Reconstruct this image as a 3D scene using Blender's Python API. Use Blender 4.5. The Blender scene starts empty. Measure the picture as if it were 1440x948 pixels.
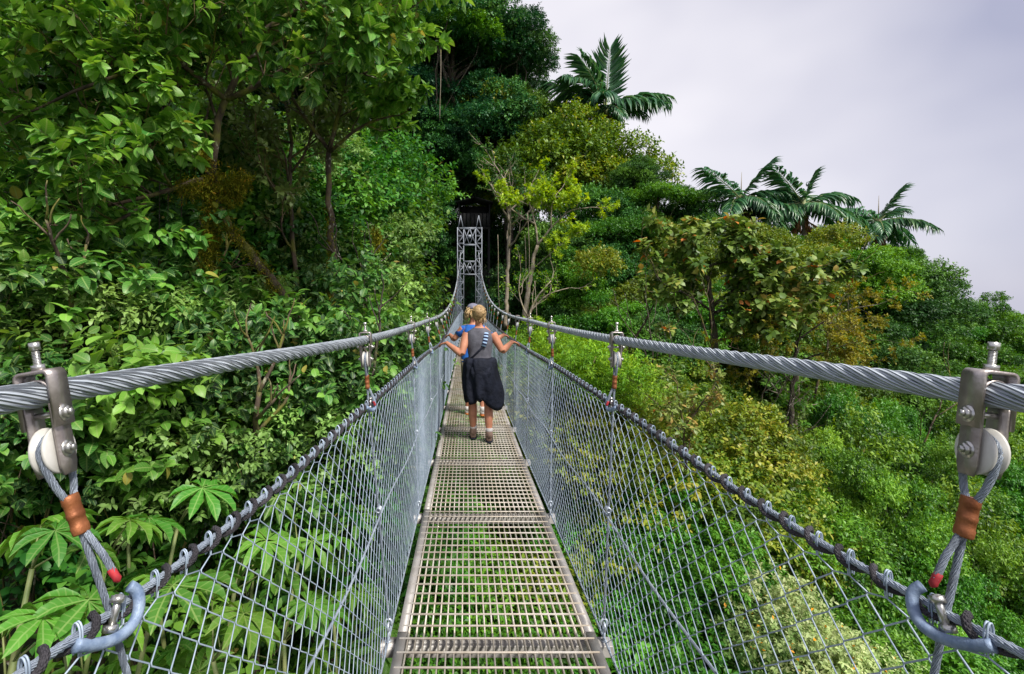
import bpy, math, random
import numpy as np
from mathutils import Vector, Matrix
R = math.radians
scene = bpy.context.scene
COL = scene.collection
EYE = 1.67           # eye height above the near deck (deck top = z 0)
FPX, VX, VY = 700.0, 655.0, 426.0

# ---------------------------------------------------------------- camera
cam = bpy.data.cameras.new('camera'); camo = bpy.data.objects.new('camera', cam); COL.objects.link(camo)
camo.location = (0, 0, EYE); camo.rotation_euler = (R(90), 0, 0)
cam.sensor_width = 36.0; cam.lens = 36.0 * FPX / 1440.0
cam.shift_x = (720 - VX) / 1440.0; cam.shift_y = -(474 - VY) / 1440.0
cam.clip_start = 0.02; cam.clip_end = 3000
scene.camera = camo

# ---------------------------------------------------------------- sky (overcast)
SUN_EL, SUN_AZ = R(52), R(140)       # azimuth from +Y towards +X
world = bpy.data.worlds.new('World'); scene.world = world; world.use_nodes = True
wn, wl = world.node_tree.nodes, world.node_tree.links
wn.clear()
wo = wn.new('ShaderNodeOutputWorld'); bg = wn.new('ShaderNodeBackground')
sky = wn.new('ShaderNodeTexSky'); sky.sky_type = 'NISHITA'; sky.sun_disc = False
sky.sun_elevation = SUN_EL; sky.sun_rotation = SUN_AZ
tc = wn.new('ShaderNodeTexCoord'); mp = wn.new('ShaderNodeMapping')
mp.inputs['Scale'].default_value = (1, 1, 1.5); mp.inputs['Location'].default_value = (0.35, 0.1, 0.2)
nz = wn.new('ShaderNodeTexNoise'); nz.inputs['Scale'].default_value = 1.25; nz.inputs['Detail'].default_value = 4
nz.inputs['Roughness'].default_value = 0.48
cr = wn.new('ShaderNodeValToRGB')
cr.color_ramp.elements[0].position = 0.34; cr.color_ramp.elements[0].color = (2.45, 2.5, 3.3, 1)
cr.color_ramp.elements[1].position = 0.66; cr.color_ramp.elements[1].color = (5.1, 4.95, 5.25, 1)
mx = wn.new('ShaderNodeMixRGB'); mx.inputs[0].default_value = 0.94
wl.new(tc.outputs['Generated'], mp.inputs['Vector']); wl.new(mp.outputs[0], nz.inputs['Vector'])
wl.new(nz.outputs['Fac'], cr.inputs['Fac'])
wl.new(sky.outputs[0], mx.inputs[1]); wl.new(cr.outputs[0], mx.inputs[2])
wl.new(mx.outputs[0], bg.inputs['Color']); bg.inputs['Strength'].default_value = 0.1
wl.new(bg.outputs[0], wo.inputs['Surface'])

# ---------------------------------------------------------------- sun (veiled by cloud)
sl = bpy.data.lights.new('sun', 'SUN'); sl.energy = 3.1; sl.angle = R(12); sl.color = (1.0, 0.95, 0.86)
so = bpy.data.objects.new('sun', sl); COL.objects.link(so)
sd = Vector((math.sin(SUN_AZ) * math.cos(SUN_EL), math.cos(SUN_AZ) * math.cos(SUN_EL), math.sin(SUN_EL)))
so.rotation_euler = sd.to_track_quat('Z', 'Y').to_euler(); so.location = sd * 60

# ---------------------------------------------------------------- exposure
vs = scene.view_settings
vs.view_transform = 'Standard'; vs.look = 'None'; vs.gamma = 1.0; vs.exposure = 0.92; vs.use_curve_mapping = False
scene.cycles.max_bounces = 6; scene.cycles.diffuse_bounces = 3; scene.cycles.glossy_bounces = 2
scene.cycles.transmission_bounces = 3; scene.cycles.transparent_max_bounces = 4
scene.cycles.use_denoising = True
scene.cycles.sample_clamp_indirect = 6.0

# ================================================================ helpers
def at(px, py, Y):
    """world point seen at photo pixel (px, py) when it stands Y metres ahead"""
    return np.array([(px - VX) * Y / FPX, Y, EYE - (py - VY) * Y / FPX])

def tag(o, label=None, cat=None, group=None, kind=None):
    if label: o['label'] = label
    if cat: o['category'] = cat
    if group: o['group'] = group
    if kind: o['kind'] = kind
    return o

def empty(name, loc=(0, 0, 0)):
    o = bpy.data.objects.new(name, None); COL.objects.link(o); o.location = [float(v) for v in loc]
    o.empty_display_size = 0.2
    return o

def link(name, me, parent=None, loc=(0, 0, 0)):
    o = bpy.data.objects.new(name, me); COL.objects.link(o); o.location = [float(v) for v in loc]
    if parent is not None: o.parent = parent
    return o

def np_mesh(name, V, F, mat, smooth=False, attrs=None):
    """V (n,3); F list of (m,k) int arrays"""
    me = bpy.data.meshes.new(name)
    V = np.asarray(V, dtype=np.float32)
    if not isinstance(F, (list, tuple)): F = [F]
    F = [np.asarray(f, dtype=np.int32) for f in F if len(f)]
    me.vertices.add(len(V)); me.vertices.foreach_set('co', V.ravel())
    idx = np.concatenate([f.ravel() for f in F])
    tot = np.concatenate([np.full(len(f), f.shape[1], dtype=np.int32) for f in F])
    st = np.concatenate([[0], np.cumsum(tot)[:-1]]).astype(np.int32)
    me.loops.add(len(idx)); me.loops.foreach_set('vertex_index', idx)
    me.polygons.add(len(tot)); me.polygons.foreach_set('loop_start', st)
    if smooth: me.polygons.foreach_set('use_smooth', np.ones(len(tot), dtype=bool))
    for k, v in (attrs or {}).items():
        a = me.attributes.new(k, 'FLOAT', 'POINT'); a.data.foreach_set('value', np.asarray(v, dtype=np.float32))
    me.update(calc_edges=True); me.validate()
    if mat is not None: me.materials.append(mat)
    return me

class MB:
    """collects tubes, boxes and lofts for ONE mesh"""
    def __init__(s): s.V = []; s.F4 = []; s.F3 = []; s.n = 0; s.U = []; s.W = []
    def add(s, V, F4=None, F3=None, u=None, w=None):
        V = np.asarray(V, float)
        s.V.append(V)
        if F4 is not None and len(F4): s.F4.append(np.asarray(F4) + s.n)
        if F3 is not None and len(F3): s.F3.append(np.asarray(F3) + s.n)
        s.U.append(np.zeros(len(V)) if u is None else u); s.W.append(np.zeros(len(V)) if w is None else w)
        s.n += len(V)
    def tube(s, P, r, k=8, caps=True, flat=1.0, up=None):
        P = np.asarray(P, float); n = len(P)
        r = np.broadcast_to(np.asarray(r, float), (n,))
        T = np.gradient(P, axis=0); T /= np.linalg.norm(T, axis=1)[:, None] + 1e-12
        a = np.array([0, 0, 1.0]) if up is None else np.asarray(up, float)
        if abs(T[0] @ a) > 0.95: a = np.array([1.0, 0, 0])
        N = np.zeros((n, 3)); v = a - (a @ T[0]) * T[0]; N[0] = v / np.linalg.norm(v)
        for i in range(1, n):
            v = N[i - 1] - (N[i - 1] @ T[i]) * T[i]; N[i] = v / (np.linalg.norm(v) + 1e-12)
        B = np.cross(T, N)
        th = np.linspace(0, 2 * np.pi, k, endpoint=False)
        V = P[:, None, :] + r[:, None, None] * (flat * np.cos(th)[None, :, None] * N[:, None, :] + np.sin(th)[None, :, None] * B[:, None, :])
        i = np.arange(n - 1)[:, None] * k; j = np.arange(k)[None, :]; j2 = (j + 1) % k
        F4 = np.stack([i + j, i + j2, i + k + j2, i + k + j], -1).reshape(-1, 4)
        L = np.concatenate([[0], np.cumsum(np.linalg.norm(np.diff(P, axis=0), axis=1))])
        u = np.repeat(L, k); w = np.tile(th / (2 * np.pi), n)
        V = V.reshape(-1, 3); F3 = []
        if caps:
            V = np.vstack([V, P[0] , P[-1]]); c0, c1 = n * k, n * k + 1
            for q in range(k):
                q2 = (q + 1) % k
                F3.append((c0, q2, q)); F3.append((c1, (n - 1) * k + q, (n - 1) * k + q2))
            u = np.append(u, [0, L[-1]]); w = np.append(w, [0, 0])
        s.add(V, F4, F3, u, w)
        return s
    def box(s, c, d, M=None, bev=0.0):
        c = np.asarray(c, float); d = np.asarray(d, float) / 2
        if bev <= 0:
            V = np.array([[x, y, z] for x in (-1, 1) for y in (-1, 1) for z in (-1, 1)], float) * d
            F = [(0, 1, 3, 2), (4, 6, 7, 5), (0, 4, 5, 1), (2, 3, 7, 6), (0, 2, 6, 4), (1, 5, 7, 3)]
            F3 = None
        else:
            V = []; idx = {}
            for sx in (-1, 1):
                for sy in (-1, 1):
                    for sz in (-1, 1):
                        for ax in range(3):
                            p = d.copy() - bev; p[ax] = d[ax]
                            idx[(sx, sy, sz, ax)] = len(V); V.append(p * np.array([sx, sy, sz]))
            V = np.array(V); F = []; F3 = []
            for ax in range(3):
                o = [a for a in range(3) if a != ax]
                for sg in (-1, 1):
                    q = []
                    for (a, b) in ((-1, -1), (1, -1), (1, 1), (-1, 1)):
                        k = [0, 0, 0]; k[ax] = sg; k[o[0]] = a; k[o[1]] = b; q.append(idx[(*k, ax)])
                    F.append(q)
            for ax in range(3):
                o = [a for a in range(3) if a != ax]
                for a in (-1, 1):
                    for b in (-1, 1):
                        q = []
                        for (e, axx) in ((-1, o[0]), (1, o[0]), (1, o[1]), (-1, o[1])):
                            k = [0, 0, 0]; k[ax] = e; k[o[0]] = a; k[o[1]] = b; q.append(idx[(*k, axx)])
                        F.append(q)
            for sx in (-1, 1):
                for sy in (-1, 1):
                    for sz in (-1, 1): F3.append([idx[(sx, sy, sz, a)] for a in range(3)])
        if M is not None: V = V @ np.asarray(M, float).T
        s.add(V + c, F, F3); return s
    def loft(s, rings, k=20, caps=True):
        """rings: list of (k,3) arrays"""
        n = len(rings); V = np.vstack(rings)
        i = np.arange(n - 1)[:, None] * k; j = np.arange(k)[None, :]; j2 = (j + 1) % k
        F4 = np.stack([i + j, i + j2, i + k + j2, i + k + j], -1).reshape(-1, 4); F3 = []
        if caps:
            V = np.vstack([V, rings[0].mean(0), rings[-1].mean(0)])
            for q in range(k):
                q2 = (q + 1) % k
                F3.append((n * k, q2, q)); F3.append((n * k + 1, (n - 1) * k + q, (n - 1) * k + q2))
        s.add(V, F4, F3); return s
    def ell(s, c, r, nu=14, nv=9):
        c = np.asarray(c, float); r = np.asarray(r, float)
        rings = []
        for i in range(nv):
            a = -np.pi / 2 + np.pi * (i + 0.5) / nv
            th = np.linspace(0, 2 * np.pi, nu, endpoint=False)
            rings.append(c + r * np.stack([np.cos(a) * np.cos(th), np.cos(a) * np.sin(th), np.full(nu, np.sin(a))], 1))
        return s.loft(rings, nu)
    def mesh(s, name, mat, smooth=False):
        F = []
        if s.F4: F.append(np.vstack(s.F4))
        if s.F3: F.append(np.vstack(s.F3))
        return np_mesh(name, np.vstack(s.V), F, mat, smooth, {'u': np.concatenate(s.U), 'w': np.concatenate(s.W)})
    def obj(s, name, mat, parent=None, smooth=False):
        return link(name, s.mesh(name, mat, smooth), parent)

def ring(c, rx, ry, k=20, amp=0.0, nf=5, ph=0.0, ax=None, pw=2.0):
    th = np.linspace(0, 2 * np.pi, k, endpoint=False)
    f = 1 + amp * np.sin(nf * th + ph)
    cc, ss = np.cos(th), np.sin(th)
    if pw != 2.0:
        cc = np.sign(cc) * np.abs(cc) ** (2 / pw); ss = np.sign(ss) * np.abs(ss) ** (2 / pw)
    P = np.stack([rx * f * cc, ry * f * ss, np.zeros(k)], 1)
    if ax is not None: P = P @ np.asarray(ax).T
    return np.asarray(c, float) + P

def smooth_tab(tab):
    xs = np.array([t[0] for t in tab], float); ys = np.array([t[1] for t in tab], float)
    m = np.gradient(ys, xs)
    def f(x):
        x = np.asarray(x, float); xc = np.clip(x, xs[0], xs[-1])
        i = np.clip(np.searchsorted(xs, xc) - 1, 0, len(xs) - 2)
        h = xs[i + 1] - xs[i]; t = (xc - xs[i]) / h
        y = (2 * t**3 - 3 * t**2 + 1) * ys[i] + (t**3 - 2 * t**2 + t) * h * m[i] + (-2 * t**3 + 3 * t**2) * ys[i + 1] + (t**3 - t**2) * h * m[i + 1]
        return y + np.where(x < xs[0], (x - xs[0]) * m[0], 0) + np.where(x > xs[-1], (x - xs[-1]) * m[-1], 0)
    return f

# ================================================================ materials
def newmat(name):
    m = bpy.data.materials.new(name); m.use_nodes = True
    nt = m.node_tree; nt.nodes.clear()
    out = nt.nodes.new('ShaderNodeOutputMaterial'); b = nt.nodes.new('ShaderNodeBsdfPrincipled')
    nt.links.new(b.outputs[0], out.inputs[0])
    return m, nt, b, out

def solid(name, c1, c2=None, rough=0.6, metal=0.0, scale=20.0, bump=0.0, bscale=None, spec=0.5, det=4.0, lo=0.35, hi=0.65):
    m, nt, b, out = newmat(name); N, L = nt.nodes, nt.links
    tcn = N.new('ShaderNodeTexCoord')
    n = N.new('ShaderNodeTexNoise'); n.inputs['Scale'].default_value = scale; n.inputs['Detail'].default_value = det
    L.new(tcn.outputs['Object'], n.inputs['Vector'])
    r = N.new('ShaderNodeValToRGB'); r.color_ramp.elements[0].position = lo; r.color_ramp.elements[1].position = hi
    r.color_ramp.elements[0].color = (*c1, 1); r.color_ramp.elements[1].color = (*(c2 or c1), 1)
    L.new(n.outputs['Fac'], r.inputs['Fac']); L.new(r.outputs[0], b.inputs['Base Color'])
    b.inputs['Roughness'].default_value = rough; b.inputs['Metallic'].default_value = metal
    b.inputs['Specular IOR Level'].default_value = spec
    if bump:
        n2 = N.new('ShaderNodeTexNoise'); n2.inputs['Scale'].default_value = bscale or scale * 4; n2.inputs['Detail'].default_value = 5
        L.new(tcn.outputs['Object'], n2.inputs['Vector'])
        bp = N.new('ShaderNodeBump'); bp.inputs['Strength'].default_value = bump; bp.inputs['Distance'].default_value = 0.02
        L.new(n2.outputs['Fac'], bp.inputs['Height']); L.new(bp.outputs[0], b.inputs['Normal'])
    return m

def strand_mat(name, c1, c2, rough, metal, wires, twist, depth=0.0015, kind='wire', strength=1.0):
    """fine relief of wires / braid along a tube, from the tube's own u (metres along) and w (turn)"""
    m, nt, b, out = newmat(name); N, L = nt.nodes, nt.links
    au = N.new('ShaderNodeAttribute'); au.attribute_name = 'u'; aw = N.new('ShaderNodeAttribute'); aw.attribute_name = 'w'
    def math_(op, a, bb):
        q = N.new('ShaderNodeMath'); q.operation = op
        for i, v in enumerate((a, bb)):
            if isinstance(v, (int, float)): q.inputs[i].default_value = v
            else: L.new(v, q.inputs[i])
        return q.outputs[0]
    def stripes(tw):
        p = math_('ADD', math_('MULTIPLY', aw.outputs['Fac'], float(wires)), math_('MULTIPLY', au.outputs['Fac'], tw))
        return math_('ABSOLUTE', math_('SINE', math_('MULTIPLY', p, math.pi), 0), 0)
    h = stripes(twist)
    if kind == 'braid': h = math_('MULTIPLY', h, stripes(-twist))
    bp = N.new('ShaderNodeBump'); bp.inputs['Strength'].default_value = strength; bp.inputs['Distance'].default_value = depth
    L.new(h, bp.inputs['Height']); L.new(bp.outputs[0], b.inputs['Normal'])
    tcn = N.new('ShaderNodeTexCoord'); n = N.new('ShaderNodeTexNoise'); n.inputs['Scale'].default_value = 9; n.inputs['Detail'].default_value = 6
    L.new(tcn.outputs['Object'], n.inputs['Vector'])
    r = N.new('ShaderNodeValToRGB'); r.color_ramp.elements[0].position = 0.35; r.color_ramp.elements[1].position = 0.65
    r.color_ramp.elements[0].color = (*c1, 1); r.color_ramp.elements[1].color = (*c2, 1)
    L.new(n.outputs['Fac'], r.inputs['Fac']); L.new(r.outputs[0], b.inputs['Base Color'])
    b.inputs['Roughness'].default_value = rough; b.inputs['Metallic'].default_value = metal
    return m

def leaf_mat(name, stops, rough=0.42, trans=0.28, spec=0.45, veins=False):
    m, nt, b, out = newmat(name); N, L = nt.nodes, nt.links
    a = N.new('ShaderNodeAttribute'); a.attribute_name = 'tint'
    r = N.new('ShaderNodeValToRGB'); e = r.color_ramp.elements
    while len(e) < len(stops): e.new(0.5)
    for i, (p, c) in enumerate(stops): e[i].position = p; e[i].color = (*[v * 1.25 for v in c], 1)
    L.new(a.outputs['Fac'], r.inputs['Fac'])
    oi = N.new('ShaderNodeObjectInfo'); hs = N.new('ShaderNodeHueSaturation')
    mr = N.new('ShaderNodeMapRange'); mr.inputs[3].default_value = 0.485; mr.inputs[4].default_value = 0.515
    mr2 = N.new('ShaderNodeMapRange'); mr2.inputs[3].default_value = 0.82; mr2.inputs[4].default_value = 1.2
    mo = N.new('ShaderNodeMath'); mo.operation = 'FRACT'; mu = N.new('ShaderNodeMath'); mu.operation = 'MULTIPLY'; mu.inputs[1].default_value = 7.31
    L.new(oi.outputs['Random'], mr.inputs[0]); L.new(oi.outputs['Random'], mu.inputs[0]); L.new(mu.outputs[0], mo.inputs[0]); L.new(mo.outputs[0], mr2.inputs[0])
    L.new(mr.outputs[0], hs.inputs['Hue']); L.new(mr2.outputs[0], hs.inputs['Value'])
    src = r.outputs[0]
    if veins:   # paler midrib, faint side veins and blotches
        ax_ = N.new('ShaderNodeAttribute'); ax_.attribute_name = 'lx'; ay = N.new('ShaderNodeAttribute'); ay.attribute_name = 'ly'
        def mth(op, a_, b_):
            q = N.new('ShaderNodeMath'); q.operation = op
            for i, v in enumerate((a_, b_)):
                if isinstance(v, (int, float)): q.inputs[i].default_value = v
                else: L.new(v, q.inputs[i])
            return q.outputs[0]
        rib = mth('LESS_THAN', ax_.outputs['Fac'], 0.10)
        side = mth('GREATER_THAN', mth('SINE', mth('MULTIPLY', mth('SUBTRACT', ay.outputs['Fac'], mth('MULTIPLY', ax_.outputs['Fac'], 0.16)), 46.0), 0.0), 0.82)
        fac = mth('MAXIMUM', mth('MULTIPLY', rib, 0.55), mth('MULTIPLY', side, 0.25))
        mv = N.new('ShaderNodeMixRGB'); mv.inputs[2].default_value = (0.30, 0.42, 0.13, 1); L.new(fac, mv.inputs[0]); L.new(src, mv.inputs[1]); src = mv.outputs[0]
        tcn = N.new('ShaderNodeTexCoord'); nb = N.new('ShaderNodeTexNoise'); nb.inputs['Scale'].default_value = 26; nb.inputs['Detail'].default_value = 3
        L.new(tcn.outputs['Object'], nb.inputs['Vector']); rb_ = N.new('ShaderNodeValToRGB'); rb_.color_ramp.elements[0].position = 0.66; rb_.color_ramp.elements[1].position = 0.74
        rb_.color_ramp.elements[1].color = (0.35, 0.35, 0.35, 1); L.new(nb.outputs['Fac'], rb_.inputs['Fac'])
        mb_ = N.new('ShaderNodeMixRGB'); mb_.inputs[2].default_value = (0.20, 0.17, 0.04, 1); L.new(rb_.outputs[0], mb_.inputs[0]); L.new(src, mb_.inputs[1]); src = mb_.outputs[0]
    L.new(src, hs.inputs['Color']); L.new(hs.outputs[0], b.inputs['Base Color'])
    b.inputs['Roughness'].default_value = rough; b.inputs['Specular IOR Level'].default_value = spec
    t = N.new('ShaderNodeBsdfTranslucent'); hm = N.new('ShaderNodeHueSaturation')
    hm.inputs['Hue'].default_value = 0.478; hm.inputs['Value'].default_value = 1.5; hm.inputs['Saturation'].default_value = 1.1
    L.new(hs.outputs[0], hm.inputs['Color']); L.new(hm.outputs[0], t.inputs['Color'])
    mxs = N.new('ShaderNodeMixShader'); mxs.inputs[0].default_value = trans
    L.new(b.outputs[0], mxs.inputs[1]); L.new(t.outputs[0], mxs.inputs[2]); L.new(mxs.outputs[0], out.inputs[0])
    return m

def bark_mat(name, c1, c2, moss, amt=0.5):
    m, nt, b, out = newmat(name); N, L = nt.nodes, nt.links
    tcn = N.new('ShaderNodeTexCoord')
    n = N.new('ShaderNodeTexNoise'); n.inputs['Scale'].default_value = 9; n.inputs['Detail'].default_value = 8
    mpn = N.new('ShaderNodeMapping'); mpn.inputs['Scale'].default_value = (1, 1, 0.35)
    L.new(tcn.outputs['Object'], mpn.inputs[0]); L.new(mpn.outputs[0], n.inputs['Vector'])
    r = N.new('ShaderNodeValToRGB'); r.color_ramp.elements[0].position = 0.35; r.color_ramp.elements[1].position = 0.68
    r.color_ramp.elements[0].color = (*c1, 1); r.color_ramp.elements[1].color = (*c2, 1); L.new(n.outputs['Fac'], r.inputs['Fac'])
    n2 = N.new('ShaderNodeTexNoise'); n2.inputs['Scale'].default_value = 3.5; n2.inputs['Detail'].default_value = 6
    L.new(tcn.outputs['Object'], n2.inputs['Vector'])
    r2 = N.new('ShaderNodeValToRGB'); r2.color_ramp.elements[0].position = 0.62 - 0.3 * amt; r2.color_ramp.elements[1].position = 0.72 - 0.25 * amt
    L.new(n2.outputs['Fac'], r2.inputs['Fac'])
    n3 = N.new('ShaderNodeTexNoise'); n3.inputs['Scale'].default_value = 14; n3.inputs['Detail'].default_value = 4; L.new(tcn.outputs['Object'], n3.inputs['Vector'])
    r3 = N.new('ShaderNodeValToRGB'); r3.color_ramp.elements[0].position = 0.60; r3.color_ramp.elements[1].position = 0.66; L.new(n3.outputs['Fac'], r3.inputs['Fac'])
    ml = N.new('ShaderNodeMixRGB'); ml.inputs[2].default_value = (0.34, 0.33, 0.26, 1); L.new(r3.outputs[0], ml.inputs[0]); L.new(r.outputs[0], ml.inputs[1]); r = ml
    mxn = N.new('ShaderNodeMixRGB'); mxn.inputs[2].default_value = (*moss, 1)
    L.new(r2.outputs[0], mxn.inputs[0]); L.new(r.outputs[0], mxn.inputs[1]); L.new(mxn.outputs[0], b.inputs['Base Color'])
    bp = N.new('ShaderNodeBump'); bp.inputs['Strength'].default_value = 1.0; bp.inputs['Distance'].default_value = 0.05
    L.new(n.outputs['Fac'], bp.inputs['Height']); L.new(bp.outputs[0], b.inputs['Normal'])
    b.inputs['Roughness'].default_value = 0.85
    return m

M = {}
M['cable'] = strand_mat('cable_wires', (0.42, 0.47, 0.54), (0.58, 0.64, 0.72), 0.45, 0.15, 9, -14.0, 0.006)
M['rope'] = strand_mat('rope_strands', (0.30, 0.35, 0.44), (0.43, 0.50, 0.60), 0.45, 0.2, 6, 30.0, 0.0022)
M['cord'] = strand_mat('black_braided_cord', (0.022, 0.02, 0.026), (0.06, 0.055, 0.065), 0.8, 0.0, 6, 130.0, 0.0025, 'braid')
M['galv'] = solid('galvanised_wire', (0.36, 0.41, 0.48), (0.58, 0.63, 0.70), 0.42, 0.45, 14)
M['mesh'] = solid('galvanised_mesh_wire', (0.26, 0.33, 0.43), (0.42, 0.50, 0.61), 0.5, 0.1, 10)
M['steel'] = solid('stainless_bracket', (0.30, 0.26, 0.25), (0.46, 0.42, 0.40), 0.38, 0.75, 25, 0.08, 160)
M['bolt'] = solid('bolt_steel', (0.42, 0.42, 0.40), (0.62, 0.61, 0.58), 0.3, 0.9, 60)
M['nylon'] = solid('white_nylon', (0.48, 0.47, 0.44), (0.62, 0.61, 0.58), 0.4, 0.0, 18)
M['copper'] = solid('copper_ferrule', (0.20, 0.065, 0.022), (0.36, 0.13, 0.05), 0.5, 0.45, 40, 0.1, 200)
M['red'] = solid('red_whipping', (0.22, 0.008, 0.014), (0.42, 0.02, 0.03), 0.7, 0.0, 60)
M['blue'] = solid('blue_grey_sleeve', (0.13, 0.19, 0.31), (0.27, 0.35, 0.48), 0.5, 0.1, 50, 0.15, 220)
M['grate'] = solid('weathered_galvanised_grating', (0.44, 0.37, 0.28), (0.59, 0.55, 0.49), 0.55, 0.25, 5, 0.1, 60, det=7, lo=0.38, hi=0.6)
M['beam'] = solid('galvanised_beam', (0.27, 0.25, 0.23), (0.38, 0.365, 0.35), 0.5, 0.3, 7, 0.05, 80)  # base colour darkened to stand in for shade under the grating
M['tower'] = solid('tower_steel', (0.21, 0.235, 0.285), (0.31, 0.34, 0.395), 0.6, 0.0, 3)
M['dark'] = solid('black_stained_timber', (0.008, 0.008, 0.009), (0.014, 0.014, 0.015), 0.8, 0.0, 6, 0.2, 30)
M['bark'] = bark_mat('mossy_bark', (0.035, 0.024, 0.016), (0.13, 0.09, 0.06), (0.13, 0.13, 0.02), 0.45)
M['bark_pale'] = bark_mat('pale_bark', (0.20, 0.16, 0.115), (0.36, 0.31, 0.24), (0.20, 0.19, 0.06), 0.25)
M['bark_dark'] = bark_mat('dark_bark', (0.025, 0.018, 0.014), (0.08, 0.06, 0.045), (0.06, 0.075, 0.02), 0.3)
M['twig'] = solid('twig', (0.13, 0.09, 0.045), (0.22, 0.16, 0.075), 0.8, 0, 12)
G = lambda *a: a
M['lf_near'] = leaf_mat('glossy_broad_leaf', [(0.0, (0.011, 0.045, 0.008)), (0.4, (0.034, 0.125, 0.016)), (0.75, (0.085, 0.225, 0.028)), (0.96, (0.16, 0.33, 0.045)), (1.0, (0.30, 0.27, 0.05))], 0.44, 0.28, 0.4, veins=True)
M['lf_shrub'] = leaf_mat('shrub_leaf', [(0.0, (0.009, 0.04, 0.010)), (0.45, (0.027, 0.11, 0.018)), (0.8, (0.075, 0.21, 0.028)), (0.96, (0.15, 0.31, 0.04)), (1.0, (0.28, 0.24, 0.05))], 0.44, 0.26, 0.4, veins=True)
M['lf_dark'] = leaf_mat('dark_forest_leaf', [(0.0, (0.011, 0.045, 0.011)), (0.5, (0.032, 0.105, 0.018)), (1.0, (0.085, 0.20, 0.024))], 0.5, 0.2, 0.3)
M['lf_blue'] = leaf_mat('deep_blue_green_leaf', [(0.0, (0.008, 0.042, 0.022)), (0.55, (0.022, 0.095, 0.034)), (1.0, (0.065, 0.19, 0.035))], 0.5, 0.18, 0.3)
M['lf_olive'] = leaf_mat('olive_leaf', [(0.0, (0.03, 0.07, 0.008)), (0.5, (0.085, 0.155, 0.014)), (0.85, (0.16, 0.23, 0.02)), (1.0, (0.26, 0.25, 0.03))], 0.45, 0.25, 0.4)
M['lf_bronze'] = leaf_mat('olive_bronze_leaf', [(0.0, (0.03, 0.065, 0.010)), (0.5, (0.085, 0.145, 0.022)), (0.88, (0.19, 0.235, 0.055)), (0.97, (0.30, 0.20, 0.05)), (1.0, (0.45, 0.15, 0.035))], 0.45, 0.25, 0.4)
M['lf_under'] = leaf_mat('understory_leaf', [(0.0, (0.012, 0.055, 0.009)), (0.5, (0.036, 0.125, 0.016)), (0.96, (0.10, 0.22, 0.028)), (1.0, (0.24, 0.2, 0.05))], 0.5, 0.28, 0.3)
M['lf_green'] = leaf_mat('mid_green_leaf', [(0.0, (0.012, 0.06, 0.006)), (0.5, (0.035, 0.14, 0.010)), (1.0, (0.10, 0.26, 0.02))], 0.45, 0.25, 0.4)
M['lf_bright'] = leaf_mat('bright_green_leaf', [(0.0, (0.016, 0.065, 0.008)), (0.5, (0.078, 0.20, 0.016)), (1.0, (0.20, 0.35, 0.04))], 0.45, 0.28, 0.4)
M['lf_lime'] = leaf_mat('lime_leaf', [(0.0, (0.07, 0.16, 0.008)), (0.5, (0.175, 0.32, 0.014)), (1.0, (0.34, 0.47, 0.04))], 0.5, 0.32, 0.3)
M['lf_yellow'] = leaf_mat('yellow_leaf', [(0.0, (0.09, 0.105, 0.008)), (0.5, (0.22, 0.21, 0.014)), (1.0, (0.36, 0.31, 0.03))], 0.5, 0.3, 0.3)
M['lf_pale'] = leaf_mat('pale_variegated_leaf', [(0.0, (0.10, 0.19, 0.04)), (0.5, (0.28, 0.36, 0.13)), (0.975, (0.42, 0.46, 0.22)), (1.0, (0.75, 0.28, 0.01))], 0.5, 0.25, 0.35)
M['lf_palm'] = leaf_mat('palm_leaflet', [(0.0, (0.014, 0.055, 0.026)), (0.6, (0.038, 0.125, 0.05)), (0.9, (0.08, 0.18, 0.05)), (1.0, (0.19, 0.17, 0.07))], 0.34, 0.2, 0.5)
M['lf_cec'] = leaf_mat('palmate_leaf', [(0.0, (0.025, 0.095, 0.012)), (0.5, (0.06, 0.18, 0.02)), (0.9, (0.13, 0.28, 0.03)), (1.0, (0.28, 0.29, 0.05))], 0.45, 0.28, 0.35, veins=True)
M['lf_dead'] = leaf_mat('dry_leaf', [(0.0, (0.10, 0.055, 0.025)), (1.0, (0.26, 0.15, 0.06))], 0.7, 0.2, 0.2)
M['moss'] = leaf_mat('golden_moss', [(0.0, (0.05, 0.055, 0.005)), (0.5, (0.12, 0.125, 0.010)), (0.9, (0.19, 0.19, 0.015)), (1.0, (0.28, 0.15, 0.02))], 0.8, 0.2, 0.1)
M['stem'] = solid('green_stem', (0.12, 0.17, 0.05), (0.22, 0.24, 0.09), 0.6, 0, 8)
# ================================================================ terrain
TCP = np.array([  # X, Y, Z control points of the ravine and its banks
 (0,-30,-4),(0,-10,-6),(0,0,-7),(0,8,-7.5),(0,16,-7),(0,24,-5),(0,31,-2.6),(0.3,40,-0.35),(0.3,47,0.6),(0,60,6),(0,80,14),(0,110,20),
 (-3,3,-5.2),(-3.5,8,-4.2),(-5,14,-3.2),(-6,22,-2),(-7,8,-2.6),(-8,2,-3.2),(-12,6,-0.8),(-14,12,1.0),(-12,22,0.8),(-9,32,0.5),(-12,45,3),
 (-20,15,4),(-30,25,9),(-30,50,14),(-30,80,20),(-20,-20,0),(-45,0,8),(-60,40,18),(-60,100,26),
 (5,3,-8.2),(6,10,-9),(6,18,-7.5),(6,26,-4.5),(7,34,-1.6),(8,42,1.2),(8,55,6),(12,8,-11.5),(12,16,-10.5),(13,25,-6.5),(14,34,-2.6),(16,44,0.8),(18,58,4),
 (22,10,-14.5),(22,20,-12.5),(24,30,-7.5),(26,40,-4.2),(28,52,-2),(40,15,-19),(40,28,-15),(42,40,-9.5),(44,52,-7.5),(60,25,-22),(62,45,-14),(64,60,-11),(90,50,-22),(90,90,-22),(40,80,-6),(20,80,4),
 (20,-20,-13),(60,-20,-24)], float)
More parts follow.
